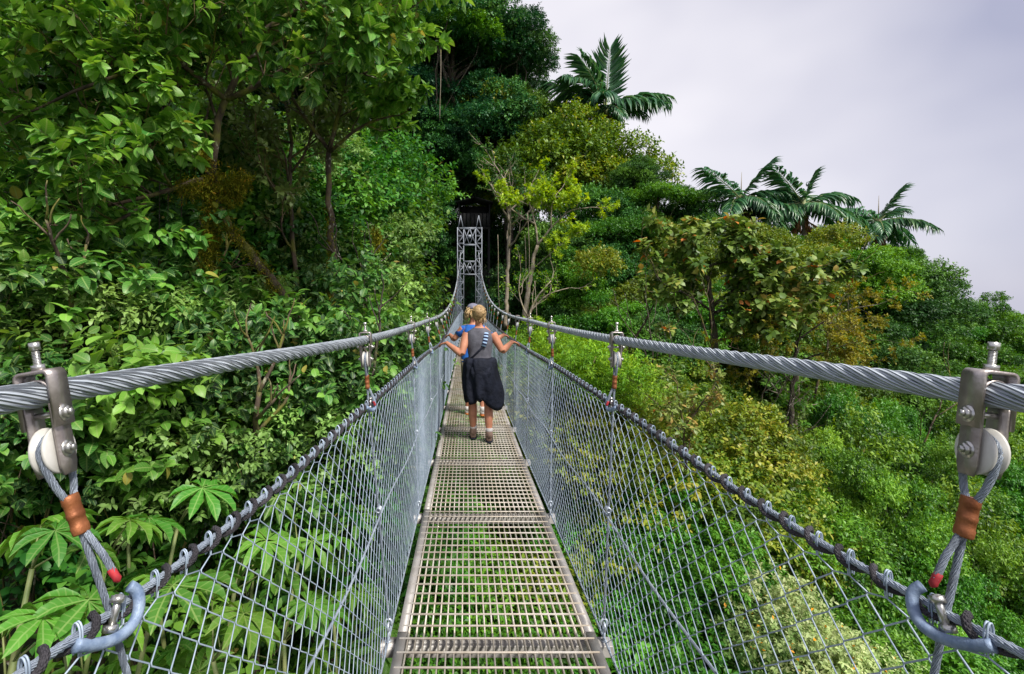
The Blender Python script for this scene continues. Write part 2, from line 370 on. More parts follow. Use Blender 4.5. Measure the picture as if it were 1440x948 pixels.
def H(x, y):
    x = np.asarray(x, float); y = np.asarray(y, float)
    sh = x.shape; x = x.ravel(); y = y.ravel()
    d2 = (x[:, None] - TCP[None, :, 0]) ** 2 + (y[:, None] - TCP[None, :, 1]) ** 2
    w = 1.0 / (d2 + 4.0) ** 1.7
    z = (w * TCP[None, :, 2]).sum(1) / w.sum(1)
    z = z + 0.25 * np.sin(x * 0.9 + 1.3) * np.cos(y * 0.7) + 0.12 * np.sin(x * 2.1 + y * 1.7)
    return z.reshape(sh)
def Hs(x, y): return float(H(np.array([x]), np.array([y]))[0])

def axis_(lo, a, b, hi, step, n):
    return np.concatenate([np.linspace(lo, a, n, endpoint=False), np.arange(a, b, step), np.linspace(b, hi, n)])
gx = axis_(-1200, -40, 80, 1200, 1.0, 14); gy = axis_(-900, -20, 90, 1500, 1.0, 14)
GX, GY = np.meshgrid(gx, gy, indexing='ij'); GZ = H(GX, GY)
far = np.clip((np.hypot(GX, GY - 30) - 110) / 400, 0, 1); GZ = GZ * (1 - far) + far * (-25)
nx, ny = len(gx), len(gy)
ii = (np.arange(nx - 1)[:, None] * ny + np.arange(ny - 1)[None, :]).ravel()
mt, nt_, bs, _o = newmat('leaf_litter_soil')
N_, L_ = nt_.nodes, nt_.links
_t = N_.new('ShaderNodeTexCoord'); _n = N_.new('ShaderNodeTexNoise'); _n.inputs['Scale'].default_value = 2.2; _n.inputs['Detail'].default_value = 9
_r = N_.new('ShaderNodeValToRGB'); _r.color_ramp.elements[0].color = (0.018, 0.02, 0.008, 1); _r.color_ramp.elements[1].color = (0.055, 0.075, 0.018, 1)
_r.color_ramp.elements[0].position = 0.35; _r.color_ramp.elements[1].position = 0.65
L_.new(_t.outputs['Object'], _n.inputs['Vector']); L_.new(_n.outputs['Fac'], _r.inputs['Fac']); L_.new(_r.outputs[0], bs.inputs['Base Color'])
bs.inputs['Roughness'].default_value = 0.95
gm = np_mesh('ground', np.stack([GX, GY, GZ], -1).reshape(-1, 3), np.stack([ii, ii + ny, ii + ny + 1, ii + 1], 1), mt, True)
ground = link('ground', gm); tag(ground, kind='structure')

# ================================================================ footbridge
bridge = empty('footbridge', (0.157, 2.5, 0))
tag(bridge, 'long steel suspension footbridge with grated deck and chain-link sides leading into the forest', 'bridge')
BO = np.array([0.157, 2.5, 0.0])
def bpart(o, parent=None):
    """parent a world-space mesh under the bridge (or under a world-space part of it)"""
    if parent is None or parent is bridge:
        o.parent = bridge; o.location = [-v for v in BO]
    else:
        o.parent = parent
    return o
YEND = 40.0
mcl = smooth_tab([(-1.5, -0.90), (0.85, -0.722), (2.53, -0.51), (4.13, -0.452), (5.73, -0.442), (9, -0.445), (14, -0.46), (23, -0.46), (31, -0.45), (40, -0.40)])
mcr = smooth_tab([(-1.5, 1.03), (0.85, 0.892), (2.53, 0.766), (4.13, 0.712), (5.73, 0.742), (9, 0.775), (14, 0.80), (23, 0.88), (31, 0.95), (40, 1.03)])
mcz_ = smooth_tab([(-1.5, -0.06), (0.85, -0.155), (2.53, -0.188), (4.13, -0.198), (5.73, -0.208), (7, -0.22), (8, -0.225)])
def mcz(y): y = np.asarray(y, float); return EYE + np.where(y < 8, mcz_(y), -0.225 + 0.0042 * (y - 8) ** 2)
hrl = smooth_tab([(-1, -0.70), (0.85, -0.607), (2.53, -0.495), (4.13, -0.435), (5.5, -0.42), (6.6, -0.365), (8, -0.36), (12, -0.38), (25, -0.36), (40, -0.27)])
hrr = smooth_tab([(-1, 0.88), (0.85, 0.82), (2.53, 0.75), (4.13, 0.722), (6.4, 0.73), (9, 0.73), (14, 0.755), (40, 0.88)])
deckz = smooth_tab([(-2, 0.0), (2.5, 0.0), (4.13, -0.04), (5.73, -0.09), (7.5, -0.12), (12, -0.13), (25, -0.08), (40, 0.0)])
dcx = smooth_tab([(-2, 0.157), (8, 0.157), (20, 0.20), (40, 0.31)])
hrz_ = smooth_tab([(-1, -0.46), (0.55, -0.50), (0.85, -0.53), (2.53, -0.51), (4.13, -0.51), (5.73, -0.55), (8, -0.57), (14, -0.58), (25, -0.55), (40, -0.47)])
def hrz(y): return EYE + hrz_(y)
def edge_x(y, s): return dcx(y) + s * 0.545
SIDES = ((-1, mcl, hrl), (1, mcr, hrr))

def helix_strands(mb, C, n, r_strand, r_off, lay, k, ph0=0.0):
    T = np.gradient(C, axis=0); T /= np.linalg.norm(T, axis=1)[:, None]
    a = np.array([0, 0, 1.0]); Nn = a - (T @ a)[:, None] * T; Nn /= np.linalg.norm(Nn, axis=1)[:, None]; Bn = np.cross(T, Nn)
    Ls = np.concatenate([[0], np.cumsum(np.linalg.norm(np.diff(C, axis=0), axis=1))])
    for i in range(n):
        th = ph0 + 2 * np.pi * (Ls / lay + i / n)
        mb.tube(C + r_off * (np.cos(th)[:, None] * Nn + np.sin(th)[:, None] * Bn), r_strand, k)

for s, mx_, hx_ in SIDES:
    ys = np.arange(-0.8, 11.0, 0.021); C = np.stack([mx_(ys), ys, mcz(ys)], 1)
    mb = MB(); helix_strands(mb, C, 6, 0.0102, 0.0128, 0.30, 9)
    ys = np.arange(10.98, YEND + 0.01, 0.25); C = np.stack([mx_(ys), ys, mcz(ys)], 1); mb.tube(C, 0.023, 8)
    bpart(mb.obj('main_cable', M['cable'], smooth=True))
    # hand rope
    ys = np.arange(-0.8, 9.0, 0.016); C = np.stack([hx_(ys), ys, hrz(ys)], 1)
    mb = MB(); helix_strands(mb, C, 6, 0.0036, 0.0046, 0.07, 6)
    ys = np.arange(8.98, YEND, 0.3); mb.tube(np.stack([hx_(ys), ys, hrz(ys)], 1), 0.008, 6)
    hr = bpart(mb.obj('hand_rope', M['rope'], smooth=True))
    # black cord laced round the hand rope
    rng = np.random.default_rng(5 + s)
    ys = np.arange(0.35, 11.0, 0.0085); C = np.stack([hx_(ys), ys, hrz(ys)], 1)
    T = np.gradient(C, axis=0); T /= np.linalg.norm(T, axis=1)[:, None]
    up = np.array([0, 0, 1.0]); Nn = up - (T @ up)[:, None] * T; Nn /= np.linalg.norm(Nn, axis=1)[:, None]; Bn = np.cross(T, Nn)
    ph = 2 * np.pi * ys / 0.09 + 0.5 * np.sin(ys * 5.3) + 0.55 * np.sin(2 * np.pi * ys / 0.09)
    rr = 0.0145 + 0.0015 * np.sin(ys * 17)
    P = C + rr[:, None] * (np.cos(ph)[:, None] * Nn + s * np.sin(ph)[:, None] * Bn)
    mb = MB(); mb.tube(P, 0.0064, 6)
    ys = np.arange(10.98, YEND - .5, 0.3); mb.tube(np.stack([hx_(ys), ys, hrz(ys)], 1), 0.015, 6)
    bpart(mb.obj('lacing_cord', M['cord'], smooth=True))
    # middle rope and foot rope of the side netting
    for nm, fr, rad in (('middle_rope', 0.49, 0.0052), ('foot_rope', 0.0, 0.0055)):
        ys = np.arange(-0.6, YEND, 0.08)
        if nm == 'foot_rope': C = np.stack([edge_x(ys, s), ys, deckz(ys) - 0.03], 1)
        else:
            t = fr + 0.012 * np.sin(ys * 3.9)
            C = np.stack([hx_(ys) * (1 - t) + edge_x(ys, s) * t, ys, hrz(ys) * (1 - t) + (deckz(ys) - 0.03) * t], 1)
            C[:, 0] -= s * 0.006
        mb = MB(); mb.tube(C, rad, 7); bpart(mb.obj(nm, M['rope'], smooth=True))

# ---- chain-link side panels
YK = [0.93 + 1.6 * k for k in range(25)]
PW, PH = 0.045, 0.0425
def mesh_wire(s, hx_, y0, k, rad, loop, rng):
    """one zigzag wire between columns y0 and y0+PW, hooked over the hand rope"""
    zt, zb = float(hrz(y0)), float(deckz(y0)) - 0.045
    n = int((zt - zb) / PH)
    i = np.arange(n + 1); par = (k % 2)
    col = (i + par) % 2
    yy = y0 + PW * (col * 1.10 - 0.05); t = i * PH / (zt - zb) + 0.004
    # slight sag and unevenness of the weave
    yy = yy + 0.004 * np.sin(t * 6 + y0 * 3) + 0.010 * np.sin(t * 3.1) * np.sin(y0 * 2.1)
    X = hx_(yy) * (1 - t) + edge_x(yy, s) * t + s * 0.012 * np.sin(np.pi * t) * np.sin(y0 * 2.7)
    Z = hrz(yy) * (1 - t) + (deckz(yy) - 0.045) * t
    off = np.where(col == 0, 1, -1) * rad * 0.9
    P = np.stack([X + off, yy, Z], 1)
    if loop:
        # round the corners a little, then a bight over the rope at the top
        Q = []
        for j in range(len(P)):
            if 0 < j < len(P) - 1:
                Q.append(P[j] * 0.93 + P[j - 1] * 0.07); Q.append(P[j] * 0.93 + P[j + 1] * 0.07)
            else: Q.append(P[j])
        P = np.array(Q)
        c = np.array([float(hx_(yy[0])), yy[0], float(hrz(yy[0]))])
        g = np.linspace(-0.5, np.pi + 0.5, 11)
        L = [c + np.array([s * 0.006, 0.002, -0.030])] + [c + np.array([s * 0.0085 * math.cos(q), 0.003 * math.cos(q), 0.003 + 0.0185 * math.sin(q)]) for q in g] + [c + np.array([-s * 0.005, -0.002, -0.030])]
        P = np.vstack([np.array(L), P[1:]])
    return P
NEAR_Y = 4.13
for s, mx_, hx_ in SIDES:
    rng = np.random.default_rng(11 + s); k = 0; y = 0.42
    edges = [0.0] + YK[1:] + [YEND]
    for b in range(len(edges) - 1):
        ya, yb = edges[b], edges[b + 1]
        near = yb <= NEAR_Y + 0.01
        mb = MB(); wires = []
        while y < yb - 1e-6 and y < YEND - 0.6:
            rad = 0.00165 if y < 6 else 0.0013
            P = mesh_wire(s, hx_, y, k, rad, y < 7, rng)
            if near:
                w = MB(); w.tube(P, rad, 4 if y > 2.5 else 5, caps=False); wires.append(w)
            else: mb.tube(P, rad, 4 if y < 7 else 3, caps=False)
            y += PW; k += 1
        if near:
            pe = empty('mesh_panel', (0, 0, 0)); bpart(pe); pe.location = [-v for v in BO]
            for w in wires: w.obj('wire', M['mesh'], pe, smooth=True)
            # wire ties that clip the netting to the middle rope
        else:
            if mb.n:
                bpart(tag(mb.obj('mesh_panel', M['mesh'], smooth=False), kind='stuff'))

# ---- deck: crossbeams and grating panels
DW = 1.0
beam0 = None
for k, yk in enumerate(YK):
    cx, zz = float(dcx(yk)), float(deckz(yk))
    mb = MB(); mb.box((0, 0, 0), (1.175, 0.075, 0.06), bev=0.004)
    if beam0 is None: beam_me = mb.mesh('crossbeam', M['beam']); beam0 = 1
    bo = link('crossbeam', beam_me, bridge, np.array([cx, yk, zz - 0.08]) - BO)
    if k < 12:
        for s in (-1, 1):
            if k < 3 and True:
                e = MB(); e.tube([(0, 0, 0.028), (0, 0, 0.036)], 0.016, 6); e.tube([(0, 0, 0.03), (0, 0, 0.085)], 0.0075, 8)
                th = np.linspace(0, 2 * np.pi, 13); e.tube([(0, 0.02 * math.cos(a), 0.104 + 0.02 * math.sin(a)) for a in th], 0.006, 6)
                th = np.linspace(-0.7, np.pi + 0.7, 12); e.tube([(0.017 * math.cos(a), 0.0, 0.125 + 0.019 * math.sin(a)) for a in th] , 0.006, 6)
                eo = e.obj('eye_bolt', M['galv'], bo, True); eo.location = (s * 0.548, 0, 0)
NXB = 26
ROD = 0.1
bars_near = 0
bar_me = MB().box((0, 0, 0), (0.0068, 1.585, 0.028)).mesh('bearing_bar', M['grate'])
rod_me = MB().tube([(-0.485, 0, 0), (0.485, 0, 0)], 0.0056, 6).mesh('cross_rod', M['grate'])
mbch = MB(); mbch.box((0, 0, 0), (0.046, 1.592, 0.006)); mbch.box((-0.02, 0, -0.02), (0.006, 1.592, 0.04)); chan_me = mbch.mesh('edge_channel', M['beam'])
for k, yk in enumerate(YK):
    if k == len(YK) - 1: break
    yn = yk + 1.6; ym = (yk + yn) / 2
    pe = empty('grating_panel'); pe.parent = bridge
    z0, z1 = float(deckz(yk)), float(deckz(yn)); x0, x1 = float(dcx(yk)), float(dcx(yn))
    pe.location = np.array([(x0 + x1) / 2, ym, (z0 + z1) / 2]) - BO
    pe.rotation_euler = (math.atan2(z1 - z0, 1.6), 0, -math.atan2(x1 - x0, 1.6))
    for s in (-1, 1):
        c = link('edge_channel', chan_me, pe, (s * 0.477, 0, -0.004)); c.scale = (-s * -1.0, 1, 1)
    xs = np.linspace(-0.445, 0.445, NXB - 2)
    rods = np.arange(-0.75, 0.76, ROD)
    if k in (0, 1, 2, 3):
        for x in xs: link('bearing_bar', bar_me, pe, (x, 0, -0.018))
        for r_ in rods: link('cross_rod', rod_me, pe, (0, r_, -0.002))
    else:
        mb = MB()
        for x in xs: mb.box((x, 0, -0.018), (0.0068, 1.585, 0.028))
        for r_ in rods: mb.tube([(-0.485, r_, -0.002), (0.485, r_, -0.002)], 0.0056, 5)
        tag(mb.obj('grating', M['grate'], pe), kind='stuff')

# ---- hangers
def hexhead(mb, c, ax, r=0.0115, h=0.009):
    c = np.asarray(c, float); ax = np.asarray(ax, float)
    mb.tube([c, c + ax * h], r, 6); mb.tube([c + ax * h, c + ax * (h + 0.006)], r * 0.55, 8); mb.tube([c - ax * 0.0, c + ax * 0.0015], r * 1.35, 14)
# bracket in local axes: x = towards the deck, y = along the cable, z up, origin = cable centre
def bracket_parts():
    out = []
    b = MB()
    # inverted-U strap over the cable
    prof = [(-0.034, -0.062), (-0.034, 0.030)] + [(-0.034 + 0.013 * (1 - math.cos(a)), 0.030 + 0.013 * math.sin(a)) for a in np.linspace(0.2, math.pi / 2, 5)] + \
           [(0.021 + 0.013 * math.sin(a), 0.030 + 0.013 * math.cos(a)) for a in np.linspace(0, math.pi / 2 - .2, 5)] + [(0.034, 0.030), (0.034, -0.062)]
    prof = np.array(prof); w = 0.024
    tn = np.gradient(prof, axis=0); tn /= np.linalg.norm(tn, axis=1)[:, None]; nn = np.stack([-tn[:, 1], tn[:, 0]], 1)
    inn = prof - nn * 0.0065
    rings = []
    for p, q in zip(prof, inn):
        rings.append(np.array([(p[0], -w, p[1]), (p[0], w, p[1]), (q[0], w, q[1]), (q[0], -w, q[1])]))
    b.loft(rings, 4)
    out.append(('strap', b, M['steel']))
    p = MB()
    for s in (-1, 1):
        rings = []
        for i, zz in enumerate(np.linspace(0, 1, 8)):
            z = -0.018 - 0.132 * zz; ww = 0.021 if zz < 0.85 else 0.021 - 0.006 * (zz - 0.85) / 0.15
            rings.append(np.array([(s * 0.0270, -ww, z), (s * 0.0270, ww, z), (s * 0.0215, ww, z), (s * 0.0215, -ww, z)]))
        p.loft(rings, 4)
    out.append(('cheek_plates', p, M['steel']))
    col = MB()
    th = np.linspace(-0.2, math.pi + 0.2, 13)
    rings = [np.array([((0.0265) * math.cos(a), -0.017, 0.0265 * math.sin(a)), ((0.0265) * math.cos(a), 0.017, 0.0265 * math.sin(a)), ((0.0232) * math.cos(a), 0.017, 0.0232 * math.sin(a)), ((0.0232) * math.cos(a), -0.017, 0.0232 * math.sin(a))]) for a in th]
    col.loft(rings, 4); out.append(('collar', col, M['steel']))
    f = MB()
    f.tube([(0, 0, 0.036), (0, 0, 0.082)], 0.0062, 10)
    for i in range(9): f.tube([(0, 0, 0.054 + i * 0.0027), (0, 0, 0.0552 + i * 0.0027)], 0.0072, 10)
    f.tube([(0, 0, 0.043), (0, 0, 0.053)], 0.0125, 6); f.tube([(0, 0, 0.080), (0, 0, 0.094)], 0.0095, 10)
    out.append(('top_bolt', f, M['bolt']))
    for z, off in ((-0.040, 0.034), (-0.105, 0.027)):
        g = MB(); g.tube([(-off, 0, z), (off, 0, z)], 0.006, 8)
        for s in (-1, 1): hexhead(g, (s * off, 0, z), (s, 0, 0))
        out.append(('bolt', g, M['bolt']))
    wprof = [(-0.019, 0.010), (-0.019, 0.040), (-0.0165, 0.043), (-0.011, 0.0425), (-0.006, 0.034), (0, 0.0315), (0.006, 0.034), (0.011, 0.0425), (0.0165, 0.043), (0.019, 0.040), (0.019, 0.010)]
    wm = MB(); th = np.linspace(0, 2 * np.pi, 28, endpoint=False)
    wm.loft([np.stack([np.full(28, x), r * np.cos(th), -0.105 + r * np.sin(th)], 1) for x, r in wprof], 28)
    out.append(('wheel', wm, M['nylon']))
    return [(n, b_.mesh(n, m_, n == 'wheel')) for n, b_, m_ in out]
BR = bracket_parts()
BR_FAR = {'strap', 'cheek_plates', 'wheel'}
def rope_curve(mb, P, r, strands=True):
    P = np.asarray(P, float)
    if strands:
        L = np.concatenate([[0], np.cumsum(np.linalg.norm(np.diff(P, axis=0), axis=1))]); n = max(4, int(L[-1] / 0.007))
        q = np.linspace(0, L[-1], n); C = np.stack([np.interp(q, L, P[:, i]) for i in range(3)], 1)
        helix_strands(mb, C, 6, r * 0.42, r * 0.6, 0.06, 5)
    else: mb.tube(P, r, 6)
for s, mx_, hx_ in SIDES:
    for k, yk in enumerate(YK):
        yk = 0.85 if k == 0 else yk
        if yk > 39: continue
        c = np.array([float(mx_(yk)), yk, float(mcz(yk))])
        h = np.array([float(hx_(yk)), yk, float(hrz(yk))])
        f = np.array([float(edge_x(yk, s)) + s * 0.003, yk if k else 0.93, float(deckz(yk)) + 0.06])
        he = empty('hanger'); he.parent = bridge; he.location = c - BO
        lean = math.atan2(-s * (h[0] - c[0]), c[2] - h[2])
        a = (-lean if s < 0 else lean) * 0.6
        sc_x = -s
        for n, me in BR:
            if k > 3 and n not in BR_FAR: continue
            o = link(n, me, he); o.scale = (sc_x * (0.76 if n == 'wheel' else 0.9), 0.8, 0.94); o.rotation_euler = (0, a, 0)
        det = k < 3
        wc = c + np.array([-0.0987 * math.sin(a), 0, -0.0987 * math.cos(a)])
        d = h - wc; Ld = np.linalg.norm(d); d /= Ld
        fer = wc + d * 0.115
        inward = np.array([-s, 0, 0.0]); side = np.array([0, 1.0, 0])
        rp = MB()
        # loop over the wheel then both legs into the ferrule
        th = np.linspace(0.0, math.pi, 13); loop = [wc + 0.030 * (math.cos(q) * side * 0.92 + math.sin(q) * np.array([0, 0, 1.0])) for q in th]
        p1 = fer - d * 0.022 + side * 0.006; p2 = fer - d * 0.022 - side * 0.006
        path = [p1] + [p1 * (1 - t) + loop[0] * t + side * 0.006 * math.sin(math.pi * t) for t in (0.33, 0.66)] + loop + [p2 * t + loop[-1] * (1 - t) - side * 0.006 * math.sin(math.pi * t) for t in (0.33, 0.66)] + [p2]
        rope_curve(rp, path, 0.0060, det)
        rope_curve(rp, [fer - d * 0.025, fer + d * 0.03, h, h + (f - h) * 0.5 + np.array([0, 0.004, 0]), f], 0.0060 if det else 0.0062, det)
        ro = rp.obj('rope', M['rope'], he, True); ro.location = -c
        fm = MB()
        ax = np.stack([np.cross(d, side) / np.linalg.norm(np.cross(d, side)), side, d], 1)
        fm.loft([ring(fer + d * q, 0.0118 * g, 0.0150 * g, 14, ax=ax) for q, g in ((-0.034, 0.93), (-0.032, 1.0), (-0.02, 1.04), (-0.018, 0.96), (-0.004, 0.96), (-0.002, 1.04), (0.004, 1.04), (0.006, 0.96), (0.018, 0.96), (0.02, 1.04), (0.032, 1.0), (0.034, 0.93))], 14)
        fo = fm.obj('ferrule', M['copper'], he, True); fo.location = -c
        if k < 4:
            tl = MB(); t0 = fer + d * 0.03 + inward * 0.006; t1 = t0 + d * 0.085 + inward * 0.026
            rope_curve(tl, [t0, t0 * 0.5 + t1 * 0.5 + inward * 0.004, t1], 0.0060, det)
            to = tl.obj('rope_tail', M['rope'], he, True); to.location = -c
            if k < 2:
                dd = (t1 - t0) / np.linalg.norm(t1 - t0)
                rd = MB(); rd.tube([t1 - dd * 0.018, t1 - dd * 0.010, t1 - dd * 0.002, t1 + dd * 0.003, t1 + dd * 0.009], [0.0066, 0.0070, 0.0064, 0.0070, 0.002], 7)
                rt = rd.obj('red_tip', M['red'], he, True); rt.location = -c
            # sleeve that ties the hanger to the hand rope, with its clamp bolt
            hd = np.array([float(hx_(yk + .1) - hx_(yk - .1)), 0.2, float(hrz(yk + .1) - hrz(yk - .1))]); hd /= np.linalg.norm(hd)
            cs = [(0.050, 0.006, 0.034), (0.060, 0.016, 0.022), (0.055, 0.024, 0.002), (0.040, 0.029, -0.022), (0.018, 0.030, -0.036), (-0.015, 0.028, -0.040), (-0.05, 0.024, -0.034), (-0.085, 0.016, -0.020), (-0.11, 0.008, -0.008)]
            cs = [(a_ * (0.6 if k else 0.74), b_ * 0.9, c_ * 0.85) for a_, b_, c_ in cs]
            P = np.array([h + hd * a_ + inward * b_ + np.array([0, 0, c_]) for a_, b_, c_ in cs])
            q = np.linspace(0, len(P) - 1, 30); P = np.stack([np.interp(q, np.arange(len(P)), P[:, i]) for i in range(3)], 1)
            for _ in range(4): P[1:-1] = 0.25 * P[:-2] + 0.5 * P[1:-1] + 0.25 * P[2:]
            sm = MB(); sm.tube(P, 0.0098, 10)
            sv = sm.obj('sleeve', M['blue'], he, True); sv.location = -c
            cl = MB(); q0 = h + inward * 0.010 + np.array([0, -0.012, 0.002])
            cl.tube([q0 - np.array([0, 0, 0.022]), q0 + np.array([0, 0.02, 0.026])], 0.0065, 8)
            cl.tube([q0 + np.array([0, 0.014, 0.014]), q0 + np.array([0, 0.02, 0.024])], 0.012, 6)
            cl.tube([q0 - np.array([0, 0.004, 0.024]), q0 - np.array([0, 0, 0.014])], 0.012, 6)
            co = cl.obj('clamp_bolt', M['bolt'], he, True); co.location = -c
        # tie where the middle rope crosses
        if k < 8:
            m_ = h * 0.51 + f * 0.49
            tm = MB(); th = np.linspace(0, 5 * 2 * np.pi, 50)
            tm.tube(np.stack([m_[0] - s * 0.004 + 0.012 * np.cos(th), m_[1] + np.linspace(-0.02, 0.02, 50), m_[2] + 0.012 * np.sin(th)], 1), 0.0026, 5)
            te = tm.obj('wire_tie', M['galv'], he, True); te.location = -c

# ================================================================ lattice tower at the far end
tower = empty('lattice_tower', (0.315, 40.4, -0.4))
tag(tower, 'grey steel lattice portal tower at the far end of the footbridge', 'tower')
TO = np.array([0.315, 40.4, -0.4])
def tpart(mb, name, mat=None):
    o = mb.obj(name, mat or M['tower'], tower); o.location = -TO; return o
ZT = EYE + 6.1
for lx in (-0.42, 1.05):
    hw = 0.25
    for sx in (-1, 1):
        for sy in (-1, 1):
            m_ = MB(); m_.box((lx + sx * hw, 40.4 + sy * hw, (ZT - 0.4) / 2), (0.055, 0.055, ZT + 0.4)); tpart(m_, 'post')
    n = 13; zz = np.linspace(-0.3, ZT - 0.04, n + 1)
    for j in range(n):
        g = 1 if j % 2 else -1
        for fy in (-1, 1):
            m_ = MB(); y = 40.4 + fy * (hw + 0.01)
            m_.tube([(lx - g * hw, y, zz[j]), (lx + g * hw, y, zz[j + 1])], 0.018, 5); m_.tube([(lx - hw, y, zz[j + 1]), (lx + hw, y, zz[j + 1])], 0.017, 5); tpart(m_, 'brace')
        for fx in (-1, 1):
            m_ = MB(); x = lx + fx * (hw + 0.01)
            m_.tube([(x, 40.4 - g * hw, zz[j]), (x, 40.4 + g * hw, zz[j + 1])], 0.017, 5); tpart(m_, 'brace')
for (z0, z1) in ((EYE + 4.7, EYE + 6.05), (EYE + 2.3, EYE + 3.35)):
    for fy in (-1, 1):
        y = 40.4 + fy * 0.27
        for z in (z0, z1):
            m_ = MB(); m_.box((0.315, y, z), (1.0, 0.07, 0.08)); tpart(m_, 'cross_beam')
        xs = np.linspace(-0.18, 0.81, 3)
        for j in range(2):
            for (a_, b_) in ((z0, z1), (z1, z0)):
                m_ = MB(); m_.tube([(xs[j], y + 0.01 * (1 if a_ < b_ else -1), a_), (xs[j + 1], y + 0.01 * (1 if a_ < b_ else -1), b_)], 0.019, 5); tpart(m_, 'brace')
        m_ = MB(); m_.box((0.315, y - fy * .02, (z0 + z1) / 2), (0.24, 0.03, 0.24)); tpart(m_, 'gusset_plate')
m_ = MB()
for lx in (-0.42, 1.05): m_.box((lx, 40.4, -0.55), (0.9, 0.9, 0.5), bev=0.03)
tpart(m_, 'footing', solid('concrete', (0.25, 0.24, 0.22), (0.36, 0.35, 0.32), 0.9, 0, 5, 0.2))
for lx in (-0.42, 1.05):   # saddle posts that carry the cable
    m_ = MB(); m_.tube([(lx - 0.2, 40.4, ZT), (lx, 40.4, ZT + 1.0)], 0.03, 5); m_.tube([(lx + 0.2, 40.4, ZT), (lx, 40.4, ZT + 1.0)], 0.03, 5); tpart(m_, 'finial')

# ================================================================ dark shelter on the bank above the tower
SX, SY, SZ = at(667, 303, 44)
shel = empty('shelter', (SX, SY, Hs(SX, SY))); tag(shel, 'black timber shelter half hidden in the trees above the tower', 'shelter')
SO = np.array(shel.location)
def spart(mb, name):
    o = mb.obj(name, M['dark'], shel); o.location = -SO; return o
zb, zt = SZ - 1.15, SZ + 1.1
spart(MB().box((SX, SY + 1.6, (zb + zt) / 2), (2.7, 0.1, zt - zb)), 'back_wall')
for q in (-1, 1): spart(MB().box((SX + q * 1.36, SY + 0.8, (zb + zt) / 2), (0.1, 1.7, zt - zb)), 'side_wall')
spart(MB().box((SX, SY + 0.8, zb), (2.9, 1.9, 0.12)), 'floor_deck')
for q in np.linspace(-1.25, 1.25, 8): spart(MB().box((SX + q, SY + 0.02, zb + 0.7), (0.30, 0.05, 1.3)), 'board')
for q in (-1, 1): spart(MB().box((SX + q * 0.8, SY + 0.7, zt + 0.22), (1.75, 2.4, 0.08), M=Matrix.Rotation(q * 0.28, 3, 'Y')), 'roof')
for q in (-1, 1):
    for w in (-0.05, 1.6): spart(MB().box((SX + q * 1.3, SY + w, (zb + Hs(SX, SY)) / 2 - 0.3), (0.16, 0.16, zb - Hs(SX, SY) + 0.6)), 'post')
# ================================================================ vegetation generators
def nrm(v): return v / (np.linalg.norm(v, axis=-1, keepdims=True) + 1e-12)
# leaf templates: (x across, y along, z up) in units of leaf length
T_OV = (np.array([(0, 0, 0), (0, .34, .03), (0, .70, -.01), (0, 1, -.14), (-.25, .30, .07), (-.22, .66, .03), (.25, .30, .07), (.22, .66, .03)]),
        np.array([(0, 1, 4), (0, 6, 1), (2, 3, 5), (2, 7, 3), (1, 2, 5), (1, 5, 4), (1, 6, 7), (1, 7, 2)]))
T_OW = (T_OV[0] * np.array([1.28, 1, 1.1]), T_OV[1])
def _smooth_leaf(wmul):
    ys = [0, .10, .27, .48, .70, .88, 1.0]; ws = [0, .12, .225, .255, .215, .115, 0]; zs = [0, .02, .03, .015, -.03, -.09, -.16]
    V = [(0, y, z) for y, z in zip(ys, zs)]; L = []; Rr = []
    for y, w, z in list(zip(ys, ws, zs))[1:-1]:
        L.append(len(V)); V.append((-w * wmul, y - .02, z + .22 * w * wmul)); Rr.append(len(V)); V.append((w * wmul, y - .02, z + .22 * w * wmul))
    F = []
    for S, fl in ((L, 0), (Rr, 1)):
        f = [(0, 1, S[0])] + [q for i in range(4) for q in ((i + 1, i + 2, S[i + 1]), (i + 1, S[i + 1], S[i]))] + [(5, 6, S[4])]
        F += [(a, c_, b_) if fl else (a, b_, c_) for a, b_, c_ in f]
    return np.array(V), np.array(F)
T_BR = _smooth_leaf(1.25)
T_LA = (T_OV[0] * np.array([0.62, 1, 1.2]), T_OV[1])
T_RD = (T_OV[0] * np.array([1.45, 1, 1.1]), T_OV[1])
T_RH = (np.array([(0, 0, 0), (-.27, .45, .07), (.27, .45, .07), (0, 1, -.10)]), np.array([(0, 3, 1), (0, 2, 3)]))
T_NA = (np.array([(0, 0, 0), (-.13, .4, .04), (.13, .4, .04), (0, 1, -.16)]), np.array([(0, 3, 1), (0, 2, 3)]))

def leaves_arrays(pos, axis, nor, size, tint, tmpl):
    tv, tf = tmpl; n = len(pos)
    y = nrm(axis); z = nrm(nor - (nor * y).sum(1, keepdims=True) * y); x = np.cross(y, z)
    V = pos[:, None, :] + size[:, None, None] * (tv[None, :, 0:1] * x[:, None, :] + tv[None, :, 1:2] * y[:, None, :] + tv[None, :, 2:3] * z[:, None, :])
    F = (tf[None, :, :] + (np.arange(n) * len(tv))[:, None, None]).reshape(-1, 3)
    curl = None
    return V.reshape(-1, 3), F, np.repeat(tint, len(tv))
def leaf_uv(n, tmpl):
    tv = tmpl[0]; return np.tile(np.abs(tv[:, 0]) / 0.3, n), np.tile(tv[:, 1], n)

